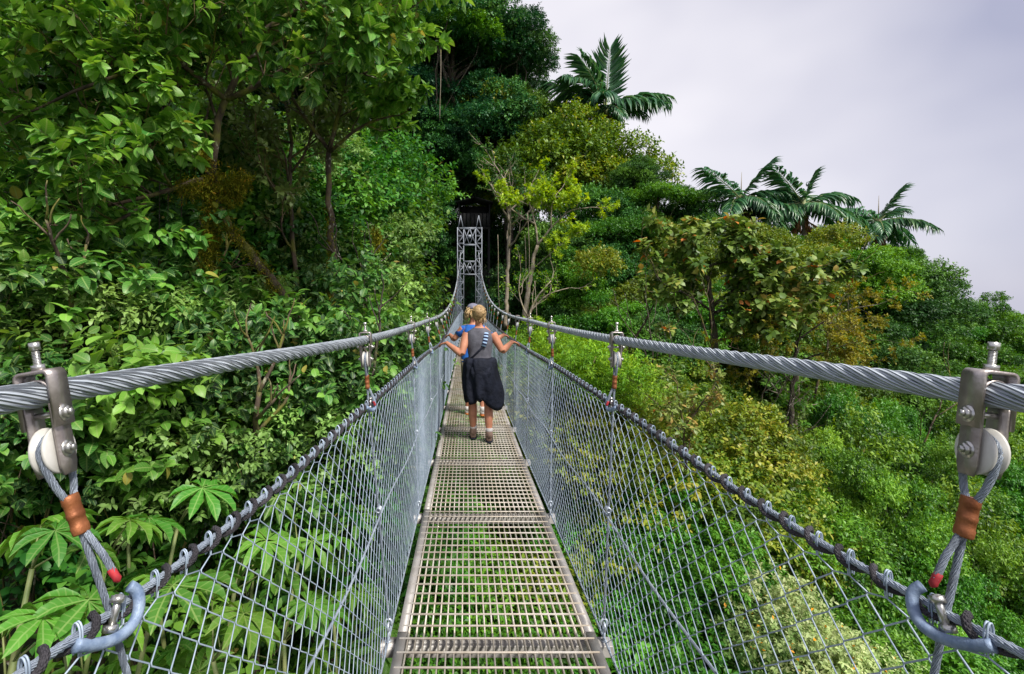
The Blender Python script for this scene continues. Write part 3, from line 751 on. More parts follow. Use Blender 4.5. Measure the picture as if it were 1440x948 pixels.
def shoot_leaves(rng, O, D, L, n, size, spread=0.85, droop=0.25, tint=None, jit=0.35, term=True):
    """n leaves spiralled along every shoot O + D*L"""
    m = len(O); L = np.broadcast_to(L, (m,))
    up = np.array([0, 0, 1.0])
    a = np.cross(D, up + 0.01 * rng.normal(size=(m, 3))); a = nrm(a); b = np.cross(a, D)
    j = np.arange(n); fr = (j + 0.6) / n
    ph = rng.uniform(0, 6.28, m)[:, None] + j[None, :] * 2.4
    rad = np.cos(ph)[..., None] * a[:, None, :] + np.sin(ph)[..., None] * b[:, None, :]
    pos = O[:, None, :] + D[:, None, :] * (L[:, None] * fr[None, :])[..., None] - up * (0.12 * L[:, None] * fr[None, :] ** 2)[..., None]
    ax = D[:, None, :] * (0.35 + 0.5 * fr[None, :, None]) + spread * rad + rng.normal(size=(m, n, 3)) * jit * 0.5 - up * droop
    nr = up * 0.9 + 0.35 * D[:, None, :] + rng.normal(size=(m, n, 3)) * jit
    sz = size * rng.uniform(0.62, 1.18, (m, n))
    if tint is None: tint = rng.uniform(0.2, 0.8, m)
    tt = np.clip(tint[:, None] + rng.normal(size=(m, n)) * 0.16, 0, 0.955); tt[rng.uniform(size=(m, n)) < 0.012] = 1.0
    return pos.reshape(-1, 3), ax.reshape(-1, 3), nr.reshape(-1, 3), sz.ravel(), tt.ravel()

def sph(rng, n):
    v = rng.normal(size=(n, 3)); return nrm(v)

def crown_clumps(rng, R_, H_, n, shape, rc, jit=0.14):
    """clump centres and radii of a crown whose base is z=0, top H_, radius R_"""
    i = np.arange(n) + 0.5
    if shape == 'dome':
        cz = 1 - 1.15 * i / n; az = i * 2.39996 + rng.uniform(0, 6)
        rr = np.sqrt(np.clip(1 - cz**2, 0, 1))
        C = np.stack([R_ * rr * np.cos(az), R_ * rr * np.sin(az), H_ * (0.12 + 0.88 * np.clip(cz, -.15, 1))], 1) * (0.80 + jit * rng.normal(size=(n, 1)))
    elif shape == 'ball':
        cz = 1 - 2 * i / n; az = i * 2.39996; rr = np.sqrt(1 - cz**2)
        C = np.stack([R_ * rr * np.cos(az), R_ * rr * np.sin(az), H_ * (0.5 + 0.5 * cz)], 1) * np.array([1, 1, 1]) * (0.82 + 0.12 * rng.normal(size=(n, 1)))
    elif shape == 'umbrella':
        rr = np.sqrt(i / n); az = i * 2.39996
        C = np.stack([R_ * rr * np.cos(az), R_ * rr * np.sin(az), H_ * (0.95 - 0.55 * rr**2 + 0.12 * rng.normal(size=n))], 1)
    elif shape == 'layer':
        rr = np.sqrt(rng.uniform(0.02, 1, n)); az = i * 2.39996; lv = (np.arange(n) % 4) / 3.0
        C = np.stack([R_ * rr * (1.1 - 0.55 * lv) * np.cos(az), R_ * rr * (1.1 - 0.55 * lv) * np.sin(az), H_ * (0.15 + 0.75 * lv) + 0.1 * rng.normal(size=n)], 1)
    elif shape == 'column':
        az = i * 2.39996; t = i / n
        C = np.stack([R_ * (0.75 - 0.35 * t) * np.cos(az), R_ * (0.75 - 0.35 * t) * np.sin(az), H_ * (0.05 + 0.9 * t)], 1)
    r = rc * rng.uniform(0.65, 1.35, n)
    return C, r

def make_crown(name, seed, R_, H_, n, shape, rc, leaf, nshoot, nleaf, tmpl, mat, flat=0.72, shoot=2.2, droop=0.25, under=0.35, tint_c=0.5, tint_s=0.2, jit=0.14):
    rng = np.random.default_rng(seed)
    C, r = crown_clumps(rng, R_, H_, n, shape, rc, jit)
    O, D, T = [], [], []
    for c, q in zip(C, r):
        m = max(4, int(nshoot * (q / rc) ** 2))
        u = sph(rng, m); u = u[(u[:, 2] > -0.25) | (rng.uniform(size=m) < under)]
        rad = rng.uniform(0.45, 1.08, len(u)) ** 0.7
        wob = 1 + 0.25 * np.sin(u[:, 0] * 5 + seed) * np.cos(u[:, 1] * 4)
        p = c + u * (q * rad * wob)[:, None] * np.array([1, 1, flat])
        O.append(p); d = nrm(u * np.array([1, 1, 0.6]) + np.array([0, 0, 0.45]) + rng.normal(size=u.shape) * 0.3); D.append(d)
        T.append(np.clip(rng.normal(tint_c, tint_s) + 0.14 * rng.normal(size=len(u)), 0, 1))
    O = np.vstack(O); D = np.vstack(D); T = np.concatenate(T)
    A = shoot_leaves(rng, O, D, leaf * shoot, nleaf, leaf, droop=droop, tint=T)
    V, F, t = leaves_arrays(*A, tmpl)
    at_ = {'tint': t}
    if tmpl is T_BR: at_['lx'], at_['ly'] = leaf_uv(len(A[0]), tmpl)
    me = np_mesh(name, V, F, mat, tmpl is T_BR, at_)
    return dict(me=me, C=C, r=r, R=R_, H=H_)

def bent(rng, a, b, n=7, wob=0.08, sag=0.0):
    a = np.asarray(a, float); b = np.asarray(b, float); L = np.linalg.norm(b - a); t = np.linspace(0, 1, n)
    P = a + (b - a) * t[:, None]
    k = rng.normal(size=(3, 3)) * wob * L
    for q in range(3): P += np.sin(np.pi * (q + 1) * t)[:, None] * k[q] / (q + 1) ** 1.2
    P[:, 2] += sag * L * np.sin(np.pi * t)
    return P

TREES = []
LAND = [('the near left cable bracket', 65, 600), ('the mossy bent limb', 310, 300), ('the forked trunk', 465, 330), ('the second left hanger', 515, 510), ('the lattice tower', 661, 350), ('the dark shelter', 667, 300),
        ('the walkers', 675, 500), ('the second right hanger', 865, 520), ('the near right cable bracket', 1392, 590), ('the lime-leaved tree', 770, 290), ('the bronze-leaved tree', 1050, 400), ('the yellow leaf sprays', 1190, 450),
        ('the pale variegated shrub', 1110, 900), ('the solitary palm', 850, 130), ('the ridge palms', 1130, 290), ('the near left sleeve', 155, 900), ('the near right sleeve', 1340, 870), ('the tallest trunk', 575, 120),
        ('the first crossbeam', 700, 890), ('the orange-tipped sapling', 965, 560), ('the slim grey trunk', 1120, 560)]
USED = set()
def place(base, px, py):
    """one label of its own: the kind plus where it stands against something one can find"""
    opts = sorted(LAND, key=lambda l: math.hypot(px - l[1], py - l[2]))
    for n, lx, ly in opts[:9]:
        dx, dy = px - lx, py - ly; d = math.hypot(dx, dy); a = math.degrees(math.atan2(-dy, dx)) % 360
        w = ['to the right of', 'up and right of', 'above', 'up and left of', 'to the left of', 'down and left of', 'below', 'down and right of'][int((a + 22.5) // 45) % 8]
        q = 'just ' if d < 90 else ('' if d < 220 else 'well ')
        lab = f'{base} {q}{w} {n}'
        if lab not in USED and len(lab.split()) <= 16: USED.add(lab); return lab
    USED.add(base); return base
def tree(name, label, cat, proto, px, py, Y, scale=1.0, group=None, rot=None, bark='bark_dark', seed=None, squash=1.0, limbs=7, trunk_r=None, base=None, lean=(0, 0)):
    """crown centre stands at photo pixel (px,py) Y metres ahead; its own trunk runs down to the ground"""
    seed = len(TREES) * 7 + 3 if seed is None else seed
    rng = np.random.default_rng(seed + 1000)
    c = at(px, py, Y); Hh = proto['H'] * scale * squash
    cb = c - np.array([0, 0, Hh * 0.5])          # crown base
    gx_, gy_ = cb[0] + lean[0], cb[1] + lean[1]
    gz = Hs(gx_, gy_) - 0.2 if base is None else base
    if gz > cb[2] - 0.2: gz = cb[2] - 0.3
    root = empty(name, (gx_, gy_, gz)); tag(root, place(label, px, py) if group else label, cat, group)
    O = np.array([gx_, gy_, gz])
    co = link('crown', proto['me'], root, cb - O); az = rng.uniform(0, 6.28) if rot is None else rot
    co.rotation_euler = (0, 0, az); co.scale = (scale, scale, scale * squash)
    tr = trunk_r or 0.035 * proto['R'] * scale + 0.05
    top = cb - O + np.array([0, 0, Hh * 0.62])
    P = bent(rng, (0, 0, 0), top, 9, 0.035)
    mb = MB(); mb.tube(P, np.linspace(tr * 1.15, tr * 0.35, 9), 8)
    ca, sa = math.cos(az), math.sin(az)
    idx = rng.permutation(len(proto['C']))[:limbs]
    for i in idx:
        v = proto['C'][i] * np.array([scale, scale, scale * squash]); v = np.array([v[0] * ca - v[1] * sa, v[0] * sa + v[1] * ca, v[2]]) + cb - O
        st = P[rng.integers(4, 8)]
        Q = bent(rng, st, v, 6, 0.07); mb.tube(Q, np.linspace(tr * 0.42, tr * 0.1, 6), 6)
    mb.obj('trunk', M[bark], root, True)
    TREES.append(root)
    return root

# recursive branching for the trees whose limbs can be seen
def grow(rng, P0, d0, length, rad, level, maxl, segs, shoots, up=0.15, kids=(3, 5), ang=0.8, ratio=0.62, wob=0.18, bare=0.25):
    n = 6; P = [np.asarray(P0, float)]; d = nrm(np.asarray(d0, float))
    for i in range(n):
        d = nrm(d + rng.normal(size=3) * wob + np.array([0, 0, up * 0.3])); P.append(P[-1] + d * length / n)
    P = np.array(P); segs.append((P, np.linspace(rad, rad * 0.5, n + 1), level))
    if level >= maxl:
        shoots.append((P[-3], nrm(P[-1] - P[-3]), np.linalg.norm(P[-1] - P[-3]) + 0.02)); shoots.append((P[1], nrm(P[3] - P[1] + rng.normal(size=3) * 0.1), length * .5)); return
    nk = rng.integers(kids[0], kids[1] + 1)
    for q in range(nk):
        t = bare + (1 - bare) * (q + rng.uniform(0.2, 0.9)) / nk; i = min(int(t * n), n - 1); p = P[i] * (1 - (t * n - i)) + P[i + 1] * (t * n - i)
        dd = nrm(P[i + 1] - P[i]); a = nrm(np.cross(dd, rng.normal(size=3)))
        grow(rng, p, nrm(dd * math.cos(ang) + a * math.sin(ang) * rng.uniform(0.7, 1.2) + np.array([0, 0, up])), length * ratio * rng.uniform(0.7, 1.2), rad * 0.5, level + 1, maxl, segs, shoots, up, kids, ang, ratio, wob, bare)
    grow(rng, P[-1], nrm(P[-1] - P[-2]), length * ratio, rad * 0.5, level + 1, maxl, segs, shoots, up, kids, ang, ratio, wob, bare)

LEAF_ME = []
def branch_tree(name, label, cat, limbs, leaf, nleaf, tmpl, lmat, bark, seed, maxl=3, group=None, extra=None, twigs=True, tint=(0.5, 0.22), droop=0.3, base=None, spread=0.85, shootlen=None, **kw):
    """limbs: list of (polyline world points, radii, [children specs]) ; leaves on grown twigs"""
    rng = np.random.default_rng(seed); segs, shoots = [], []
    root_p = np.asarray(limbs[0][0][0], float)
    for P, r0, r1, sp in limbs:
        P = np.asarray(P, float)
        # resample + wobble
        L = np.concatenate([[0], np.cumsum(np.linalg.norm(np.diff(P, axis=0), axis=1))]); q = np.linspace(0, L[-1], max(6, int(L[-1] / 0.25)))
        C = np.stack([np.interp(q, L, P[:, i]) for i in range(3)], 1)
        for _ in range(2): C[1:-1] = 0.25 * C[:-2] + 0.5 * C[1:-1] + 0.25 * C[2:]
        C[1:-1] += rng.normal(size=C[1:-1].shape) * min(r1 * 0.6, 0.03)
        segs.append((C, np.linspace(r0, r1, len(C)), 0))
        if sp:
            nk, ln, t0 = sp
            for k in range(nk):
                i = int((t0 + (1 - t0) * (k + rng.uniform(0.1, 0.9)) / nk) * (len(C) - 2)); dd = nrm(C[i + 1] - C[i]); a = nrm(np.cross(dd, rng.normal(size=3)))
                grow(rng, C[i], nrm(dd * 0.6 + a * 0.9 + np.array([0, 0, kw.get('up', 0.2)])), ln * rng.uniform(0.7, 1.25), r1 * 0.8, 1, maxl, segs, shoots, **kw)
            grow(rng, C[-1], nrm(C[-1] - C[-2]), ln, r1 * 0.9, 1, maxl, segs, shoots, **kw)
    root = empty(name, root_p); tag(root, label, cat, group)
    tb = MB(); bw = MB()
    for P, r, lv in segs:
        if lv <= 1: tb.tube(P - root_p, r, 7)
        elif twigs: bw.tube(P[::2] - root_p, np.maximum(r[::2], 0.003), 3, caps=False)
    tb.obj('trunk', M[bark], root, True)
    if bw.n: tag(bw.obj('twigs', M['twig'] if bark != 'bark_pale' else M['bark_pale'], root), kind='stuff')
    if shoots:
        O = np.array([s_[0] for s_ in shoots]) - root_p; D = np.array([s_[1] for s_ in shoots]); L = np.array([s_[2] for s_ in shoots])
        if shootlen: L = np.full(len(L), shootlen)
        # patches of lighter and darker growth
        f = np.sin(O[:, 0] * 1.9 + seed) + np.sin(O[:, 1] * 2.3 + O[:, 2] * 1.7)
        t = np.clip(tint[0] + tint[1] * (0.5 * f + 0.7 * rng.normal(size=len(O))), 0, 1)
        A = shoot_leaves(rng, O, D, L, nleaf, leaf, spread=spread, droop=droop, tint=t)
        if tmpl is T_BR:   # the 300 leaves that show largest are objects of their own
            W = A[0] + root_p; px_ = VX + FPX * W[:, 0] / W[:, 1]; py_ = VY - FPX * (W[:, 2] - EYE) / W[:, 1]
            vis = (px_ > 5) & (px_ < 1435) & (py_ > 5) & (py_ < 943)
            order = np.argsort(np.where(vis, W[:, 1] / A[3], 1e9))[:300]
            if not LEAF_ME:
                for q in range(10):
                    lxy = leaf_uv(1, T_BR)
                    LEAF_ME.append({m_: np_mesh('leaf', T_BR[0], T_BR[1], M[m_], True, {'tint': np.full(len(T_BR[0]), 0.1 + 0.09 * q), 'lx': lxy[0], 'ly': lxy[1]}) for m_ in ('lf_near', 'lf_shrub')})
            y_ = nrm(A[1][order]); z_ = nrm(A[2][order] - (A[2][order] * y_).sum(1, keepdims=True) * y_); x_ = np.cross(y_, z_)
            for i, o_ in enumerate(order):
                lo_ = link('leaf', LEAF_ME[int(np.clip(A[4][o_] * 10, 0, 9))][lmat], root, A[0][o_])
                lo_.rotation_euler = Matrix(np.stack([x_[i], y_[i], z_[i]], 1).tolist()).to_euler(); lo_.scale = (float(A[3][o_]),) * 3
            keep = np.ones(len(A[0]), bool); keep[order] = False; A = tuple(a_[keep] for a_ in A)
        V, F, tt = leaves_arrays(*A, tmpl)
        at_ = {'tint': tt}
        if tmpl is T_BR: at_['lx'], at_['ly'] = leaf_uv(len(A[0]), tmpl)
        cro = link('crown', np_mesh('crown', V, F, M[lmat], tmpl is T_BR, at_), root)
        if tmpl is T_BR: cro['kind'] = 'stuff'
    TREES.append(root)
    return root, root_p

# ================================================================ crown prototypes (shared mesh data)
PR = {}
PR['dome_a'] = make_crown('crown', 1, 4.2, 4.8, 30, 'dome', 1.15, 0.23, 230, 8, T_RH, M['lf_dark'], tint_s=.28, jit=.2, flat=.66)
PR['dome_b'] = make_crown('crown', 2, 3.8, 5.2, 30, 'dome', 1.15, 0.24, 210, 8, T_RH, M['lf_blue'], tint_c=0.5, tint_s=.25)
PR['dome_o'] = make_crown('crown', 3, 4.4, 5.0, 36, 'dome', 1.1, 0.22, 260, 8, T_RH, M['lf_olive'], tint_c=0.38, tint_s=0.2, jit=.18, flat=.62)
PR['dome_g'] = make_crown('crown', 4, 4.0, 4.2, 27, 'dome', 0.95, 0.21, 260, 8, T_RH, M['lf_green'], flat=0.58, tint_c=.6, tint_s=.25, jit=.2)
PR['umbrella'] = make_crown('crown', 5, 3.6, 1.9, 34, 'umbrella', 0.82, 0.18, 150, 8, T_RH, M['lf_green'], flat=0.40, tint_c=.55)
PR['layer'] = make_crown('crown', 6, 3.4, 4.2, 44, 'layer', 0.85, 0.2, 150, 8, T_RH, M['lf_blue'], flat=0.5, tint_c=0.6, tint_s=.25)
PR['bush_g'] = make_crown('crown', 8, 1.9, 2.2, 32, 'dome', 0.58, 0.13, 120, 8, T_RH, M['lf_bright'], tint_c=0.5)
PR['bush_o'] = make_crown('crown', 9, 1.8, 2.2, 32, 'dome', 0.56, 0.14, 110, 8, T_RH, M['lf_olive'], tint_c=0.55, tint_s=.26)
PR['bush_d'] = make_crown('crown', 10, 1.9, 2.4, 32, 'dome', 0.6, 0.15, 100, 8, T_RH, M['lf_green'], tint_c=0.5, tint_s=.26)
PR['bush_pale'] = make_crown('crown', 11, 1.25, 1.7, 36, 'dome', 0.42, 0.085, 95, 8, T_RH, M['lf_pale'])
PR['bush_broad'] = make_crown('crown', 12, 1.35, 1.7, 20, 'dome', 0.44, 0.165, 22, 7, T_BR, M['lf_shrub'], shoot=1.6, droop=0.45, tint_s=.32, jit=.2)
PR['bush_broad2'] = make_crown('crown', 13, 1.4, 1.8, 19, 'dome', 0.48, 0.215, 16, 7, T_BR, M['lf_near'], shoot=1.6, droop=0.5, tint_s=.32, jit=.2)
PR['bush_broad3'] = make_crown('crown', 18, 1.35, 1.8, 22, 'dome', 0.42, 0.125, 36, 8, T_OV, M['lf_near'], shoot=1.9, droop=0.35, tint_c=.55, tint_s=.26)
PR['bush_lime'] = make_crown('crown', 14, 1.3, 1.7, 18, 'dome', 0.40, 0.125, 60, 8, T_LA, M['lf_lime'], flat=0.5, tint_c=0.1, tint_s=.25, jit=.22)
PR['bush_under'] = make_crown('crown', 15, 1.6, 1.6, 26, 'dome', 0.6, 0.16, 52, 7, T_OV, M['lf_under'], droop=0.4, jit=.2, tint_s=.28)
PR['fine_b'] = make_crown('crown', 16, 2.2, 2.5, 27, 'dome', 0.5, 0.12, 180, 8, T_RH, M['lf_bright'], tint_c=0.45, tint_s=0.28, flat=.7, jit=.2)
PR['fine_d'] = make_crown('crown', 17, 2.3, 2.6, 28, 'dome', 0.55, 0.13, 160, 8, T_RH, M['lf_green'], tint_c=0.6, tint_s=.28, jit=.2)
PR['mid_b'] = make_crown('crown', 19, 2.1, 2.8, 24, 'dome', 0.55, 0.19, 48, 7, T_OV, M['lf_bright'], tint_c=0.4, tint_s=.28, jit=.22, droop=.45)
PR['mid_o'] = make_crown('crown', 20, 2.1, 2.8, 24, 'dome', 0.55, 0.17, 50, 7, T_OV, M['lf_olive'], tint_c=0.55, tint_s=.28, jit=.22, droop=.4)
# ================================================================ trees: far forest behind the tower
LBL = 'dark forest tree'
k = 0
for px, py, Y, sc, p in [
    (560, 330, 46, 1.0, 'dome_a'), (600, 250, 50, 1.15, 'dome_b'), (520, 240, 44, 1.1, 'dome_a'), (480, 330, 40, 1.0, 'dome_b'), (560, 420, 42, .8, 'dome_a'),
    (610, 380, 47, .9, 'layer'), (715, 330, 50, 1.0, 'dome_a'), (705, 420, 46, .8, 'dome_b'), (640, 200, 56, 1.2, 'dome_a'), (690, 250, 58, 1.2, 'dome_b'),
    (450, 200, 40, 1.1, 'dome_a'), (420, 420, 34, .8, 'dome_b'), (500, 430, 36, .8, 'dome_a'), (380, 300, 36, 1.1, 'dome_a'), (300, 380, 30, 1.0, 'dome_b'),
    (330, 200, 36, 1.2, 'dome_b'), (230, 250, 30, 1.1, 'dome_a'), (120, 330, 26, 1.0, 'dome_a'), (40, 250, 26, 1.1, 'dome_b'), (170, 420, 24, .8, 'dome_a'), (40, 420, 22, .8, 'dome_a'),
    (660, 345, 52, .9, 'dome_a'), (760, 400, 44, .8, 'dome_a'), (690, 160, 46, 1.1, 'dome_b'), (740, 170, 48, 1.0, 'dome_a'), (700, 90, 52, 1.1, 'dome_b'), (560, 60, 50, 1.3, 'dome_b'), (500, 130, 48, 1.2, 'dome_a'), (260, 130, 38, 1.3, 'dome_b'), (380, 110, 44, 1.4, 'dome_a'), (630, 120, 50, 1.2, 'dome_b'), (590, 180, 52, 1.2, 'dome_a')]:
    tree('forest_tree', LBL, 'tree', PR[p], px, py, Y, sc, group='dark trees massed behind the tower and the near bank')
for px, py, Y, sc, p in [(30, 60, 26, 1.1, 'dome_a'), (110, 130, 27, 1.0, 'dome_a'), (160, 20, 30, 1.2, 'dome_b'), (290, 40, 32, 1.2, 'dome_a'), (430, 60, 38, 1.2, 'dome_b'), (-60, 200, 22, 1.0, 'dome_a'), (-20, 380, 18, .7, 'dome_b')]:
    tree('forest_tree', 'shaded bank tree', 'tree', PR[p], px, py, Y, sc, group='shaded trees high on the bank')

# tall dark tree whose trunk stands clear left of the tower
tall = tree('tall_tree', 'tallest dark tree with bare upright trunks beyond the footbridge', 'tree', PR['dome_b'], 640, 30, 46, 1.4, seed=401, limbs=14, trunk_r=0.42, lean=(-4.3, 0))
tree('tall_tree', 'dark tree whose rounded crown juts into the sky beside the tallest trunk', 'tree', PR['dome_b'], 718, 55, 47, 0.95, seed=402, trunk_r=0.2)
tree('tall_tree', 'bright green topped tree crown in front of the tallest trunk', 'tree', PR['umbrella'], 640, 60, 44, 1.1, seed=403, trunk_r=0.14, lean=(-5.5, 0))
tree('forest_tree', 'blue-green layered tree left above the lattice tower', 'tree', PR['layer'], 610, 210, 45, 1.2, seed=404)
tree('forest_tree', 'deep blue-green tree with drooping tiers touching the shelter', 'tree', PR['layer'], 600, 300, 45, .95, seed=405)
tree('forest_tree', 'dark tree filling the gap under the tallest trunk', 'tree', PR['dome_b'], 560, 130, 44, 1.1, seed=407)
# olive dome and its neighbours
tree('dome_tree', 'wide olive green dome-shaped tree below the solitary palm', 'tree', PR['dome_o'], 792, 225, 45, 1.6, seed=410, squash=1.1, limbs=10)
tree('dome_tree', 'dark green rounded tree filling the slope under the olive dome', 'tree', PR['dome_a'], 850, 320, 37, .95, seed=411)
tree('dome_tree', 'small dark round tree on the skyline right of the olive dome', 'tree', PR['dome_a'], 893, 245, 37, .42, seed=412)
tree('umbrella_tree', 'flat-topped tree with layered plates on the skyline below the solitary palm', 'tree', PR['umbrella'], 925, 280, 36, .72, seed=413)
tree('umbrella_tree', 'lower flat-topped tree tucked under the skyline umbrella tree', 'tree', PR['umbrella'], 880, 330, 33, .8, seed=414)
for px, py, Y, sc, p in [(870, 390, 31, .8, 'dome_a'), (820, 400, 30, .75, 'dome_g'), (905, 430, 27, .75, 'dome_o'), (950, 360, 32, .8, 'dome_o'), (1000, 340, 36, .8, 'dome_g'), (860, 460, 24, .55, 'dome_g'), (780, 470, 28, .5, 'dome_a'), (940, 480, 22, .5, 'dome_a'), (1040, 430, 26, .75, 'dome_o'), (1000, 450, 23, .6, 'dome_g'), (1090, 400, 30, .8, 'dome_o'), (1140, 380, 33, .75, 'dome_g'), (1060, 350, 34, .7, 'dome_o'), (1100, 480, 22, .55, 'dome_o'), (800, 370, 34, .9, 'dome_a'), (960, 310, 38, .7, 'dome_a'), (1085, 350, 39, .6, 'dome_g'), (1020, 335, 39, .55, 'dome_o'), (1165, 350, 38, .55, 'dome_a'), (1245, 365, 39, .6, 'dome_g')]:
    tree('slope_tree', 'mixed green slope tree', 'tree', PR[p], px, py, Y, sc, group='slope trees beyond the far handrail')
# right hand dome trees and canopy running down the ridge
tree('dome_tree', 'bright-topped dome tree under the ridge palms', 'tree', PR['dome_g'], 1205, 385, 33, .82, seed=420)
tree('dome_tree', 'dark dome tree at the right end of the ridge palms', 'tree', PR['dome_a'], 1265, 420, 34, .85, seed=421)
tree('dome_tree', 'shaded tree below the bright-topped dome tree', 'tree', PR['dome_a'], 1190, 470, 32, .75, seed=422)
for px, py, Y, sc in [(1320, 440, 46, .95), (1370, 455, 47, .95), (1425, 480, 48, .95), (1480, 520, 48, 1.0), (1340, 500, 42, .9), (1400, 530, 42, .9), (1460, 560, 42, .9), (1290, 470, 44, .85), (1310, 550, 36, .75), (1370, 590, 35, .8), (1440, 620, 34, .8)]:
    tree('canopy_tree', 'vivid green ridge canopy tree', 'tree', PR['dome_g'], px, py, Y, sc, group='vivid canopy trees on the descending ridge')
for px, py, Y, sc, p in [(1240, 540, 28, .7, 'dome_a'), (1150, 540, 27, .6, 'dome_o'), (1290, 610, 27, .6, 'dome_a'), (1080, 560, 24, .55, 'dome_o'), (1200, 600, 24, .5, 'dome_g'), (1000, 560, 22, .5, 'dome_o'), (920, 550, 20, .45, 'dome_o'), (1380, 660, 27, .6, 'dome_g'), (1450, 700, 26, .6, 'dome_a')]:
    tree('slope_tree', 'shaded slope tree', 'tree', PR[p], px, py, Y, sc, group='slope trees under the ridge')

# ================================================================ palms
def palm(name, label, px, py, Y, fronds, size, seed, spear=True):
    rng = np.random.default_rng(seed); c = at(px, py, Y); gz = Hs(c[0], c[1]) - 0.3
    root = empty(name, (c[0], c[1], gz)); tag(root, label, 'palm', 'palms standing clear on the skyline'); O = np.array([c[0], c[1], gz])
    tb = MB(); P = bent(rng, (0, 0, 0), c - O, 10, 0.012); tb.tube(P, np.linspace(0.2, 0.13, 10) * size, 9)
    for q in np.linspace(0.25, 0.97, 24):
        i = q * 9; a = int(i); p = P[a] * (1 - i + a) + P[min(a + 1, 9)] * (i - a); tb.tube([p - (0, 0, .02), p + (0, 0, .02)], 0.2 * size * (1 - .3 * q), 9)
    tb.obj('trunk', M['bark_pale'], root, True)
    sh = MB(); sh.tube([c - O - (0, 0, .9 * size), c - O - (0, 0, .4 * size), c - O + (0, 0, .3 * size)], np.array([.16, .19, .1]) * size, 9); sh.obj('crownshaft', M['stem'], root, True)
    if spear:
        sp = MB(); sp.tube([c - O, c - O + np.array([0.05, 0, 1.7 * size])], [0.05 * size, 0.012], 6); sp.obj('spear', M['bark_pale'], root)
    for q in range(5):
        az = q * 1.257 + rng.uniform(-.3, .3); fronds = fronds + [(math.cos(az), math.sin(az), rng.uniform(-.15, .25), rng.uniform(2.2, 2.9), rng.uniform(.4, .6))]
    for (dx, dy, dz, L, dr) in fronds:
        L = L * size; d = nrm(np.array([dx, dy, dz], float)); n = 30; t = np.linspace(0, 1, n)
        h = nrm(np.array([dx, dy, 0.001])); 
        P = c - O + d * L * t[:, None] - np.array([0, 0, 1.0]) * (dr * L * t ** 2.2)[:, None]
        fb = MB(); fb.tube(P, np.linspace(0.045, 0.010, n) * size, 5)
        T = nrm(np.gradient(P, axis=0)); side = nrm(np.cross(T, np.array([0, 0, 1.0]) + 0.02 * rng.normal(size=3))); nu = np.cross(side, T)
        tt = np.linspace(0.12, 1.0, 36); pos, ax, nr, sz, ti = [], [], [], [], []
        for s in (-1, 1):
            for q in tt:
                i = min(int(q * (n - 1)), n - 2); p = P[i] * (1 - (q * (n - 1) - i)) + P[i + 1] * (q * (n - 1) - i)
                pos.append(p); ax.append(side[i] * s * (0.95 - 0.35 * q) + T[i] * (0.35 + 0.6 * q) + np.array([0, 0, -0.50 * (1.15 - abs(T[i][2]))]) + rng.normal(size=3) * 0.11)
                nr.append(nu[i] + 0.2 * s * side[i]); sz.append(L * 0.35 * (0.55 + 0.6 * math.sin(math.pi * (0.15 + 0.75 * q))) * rng.uniform(.85, 1.1)); ti.append(rng.uniform(.2, .85))
        tv, tf = T_OV; V, F, tn = leaves_arrays(np.array(pos), np.array(ax), np.array(nr), np.array(sz), np.array(ti), (tv * np.array([0.25, 1, 1.6]), tf))
        fo = link('frond', np_mesh('frond', V, F, M['lf_palm'], False, {'tint': tn}), root)
        rb = fb.obj('rachis', M['stem'], fo)
    # dead fronds hanging against the trunk
    for q in range(5):
        az = q * 1.3 + rng.uniform(0, 1); d = np.array([math.cos(az) * .35, math.sin(az) * .35, -1.0]); p0 = c - O - np.array([0, 0, .3 * size]); nn_ = 22
        tq = rng.uniform(.1, 1, nn_); pos = p0 + nrm(d) * (tq * 1.7 * size)[:, None]; ax = nrm(d + rng.normal(size=(nn_, 3)) * .35); V, F, tn = leaves_arrays(pos, ax, nrm(rng.normal(size=(nn_, 3))), rng.uniform(.4, .8, nn_) * size, rng.uniform(0, 1, nn_), (T_OV[0] * np.array([.3, 1, 1.6]), T_OV[1]))
        link('dead_frond', np_mesh('dead_frond', V, F, M['lf_dead'], False, {'tint': tn}), root)
    TREES.append(root)
palm('palm_tree', 'solitary tall palm with arching fronds above the olive dome tree', 852, 150, 47,
     [(-.5, -.25, .9, 4.2, .16), (-.2, .3, 1, 3.8, .2), (.02, -.2, 1.1, 4.1, .10), (.9, -.1, .42, 4.4, .30), (.75, -.5, .18, 3.9, .35), (-.9, .1, .5, 5.0, .10), (-.8, -.5, .6, 4.4, .25), (.3, .8, .4, 4.2, .4), (-.3, -.9, .25, 3.8, .4), (-1, .3, .25, 4.6, .1)], 1.36, 51)
palm('palm_tree', 'leftmost ridge palm with a tall bare spear', 1042, 280, 36,
     [(-.75, -.3, .55, 3.6, .12), (-.5, .6, .6, 3.2, .3), (.45, -.2, .75, 2.9, .12), (.85, -.1, .45, 3.4, .40), (.6, -.6, .1, 3.0, .55), (-.6, -.6, .05, 2.4, .5), (.2, -.9, .1, 2.6, .6), (0, .8, .6, 2.8, .2), (.9, .4, .2, 3.0, .5)], 1.15, 52)
palm('palm_tree', 'middle ridge palm with dark drooping fronds and a short trunk', 1130, 288, 35,
     [(-.65, -.2, .75, 3.2, .15), (.8, -.1, .55, 3.1, .45), (-.85, -.3, .1, 3.0, .5), (.9, -.4, .0, 3.0, .45), (.1, -.9, .1, 2.4, .5), (-.2, .8, .5, 2.8, .3), (.5, .7, .6, 2.8, .3), (-.7, .5, .3, 3.0, .5), (.25, -.1, .9, 2.3, .2)], 1.2, 53, spear=False)
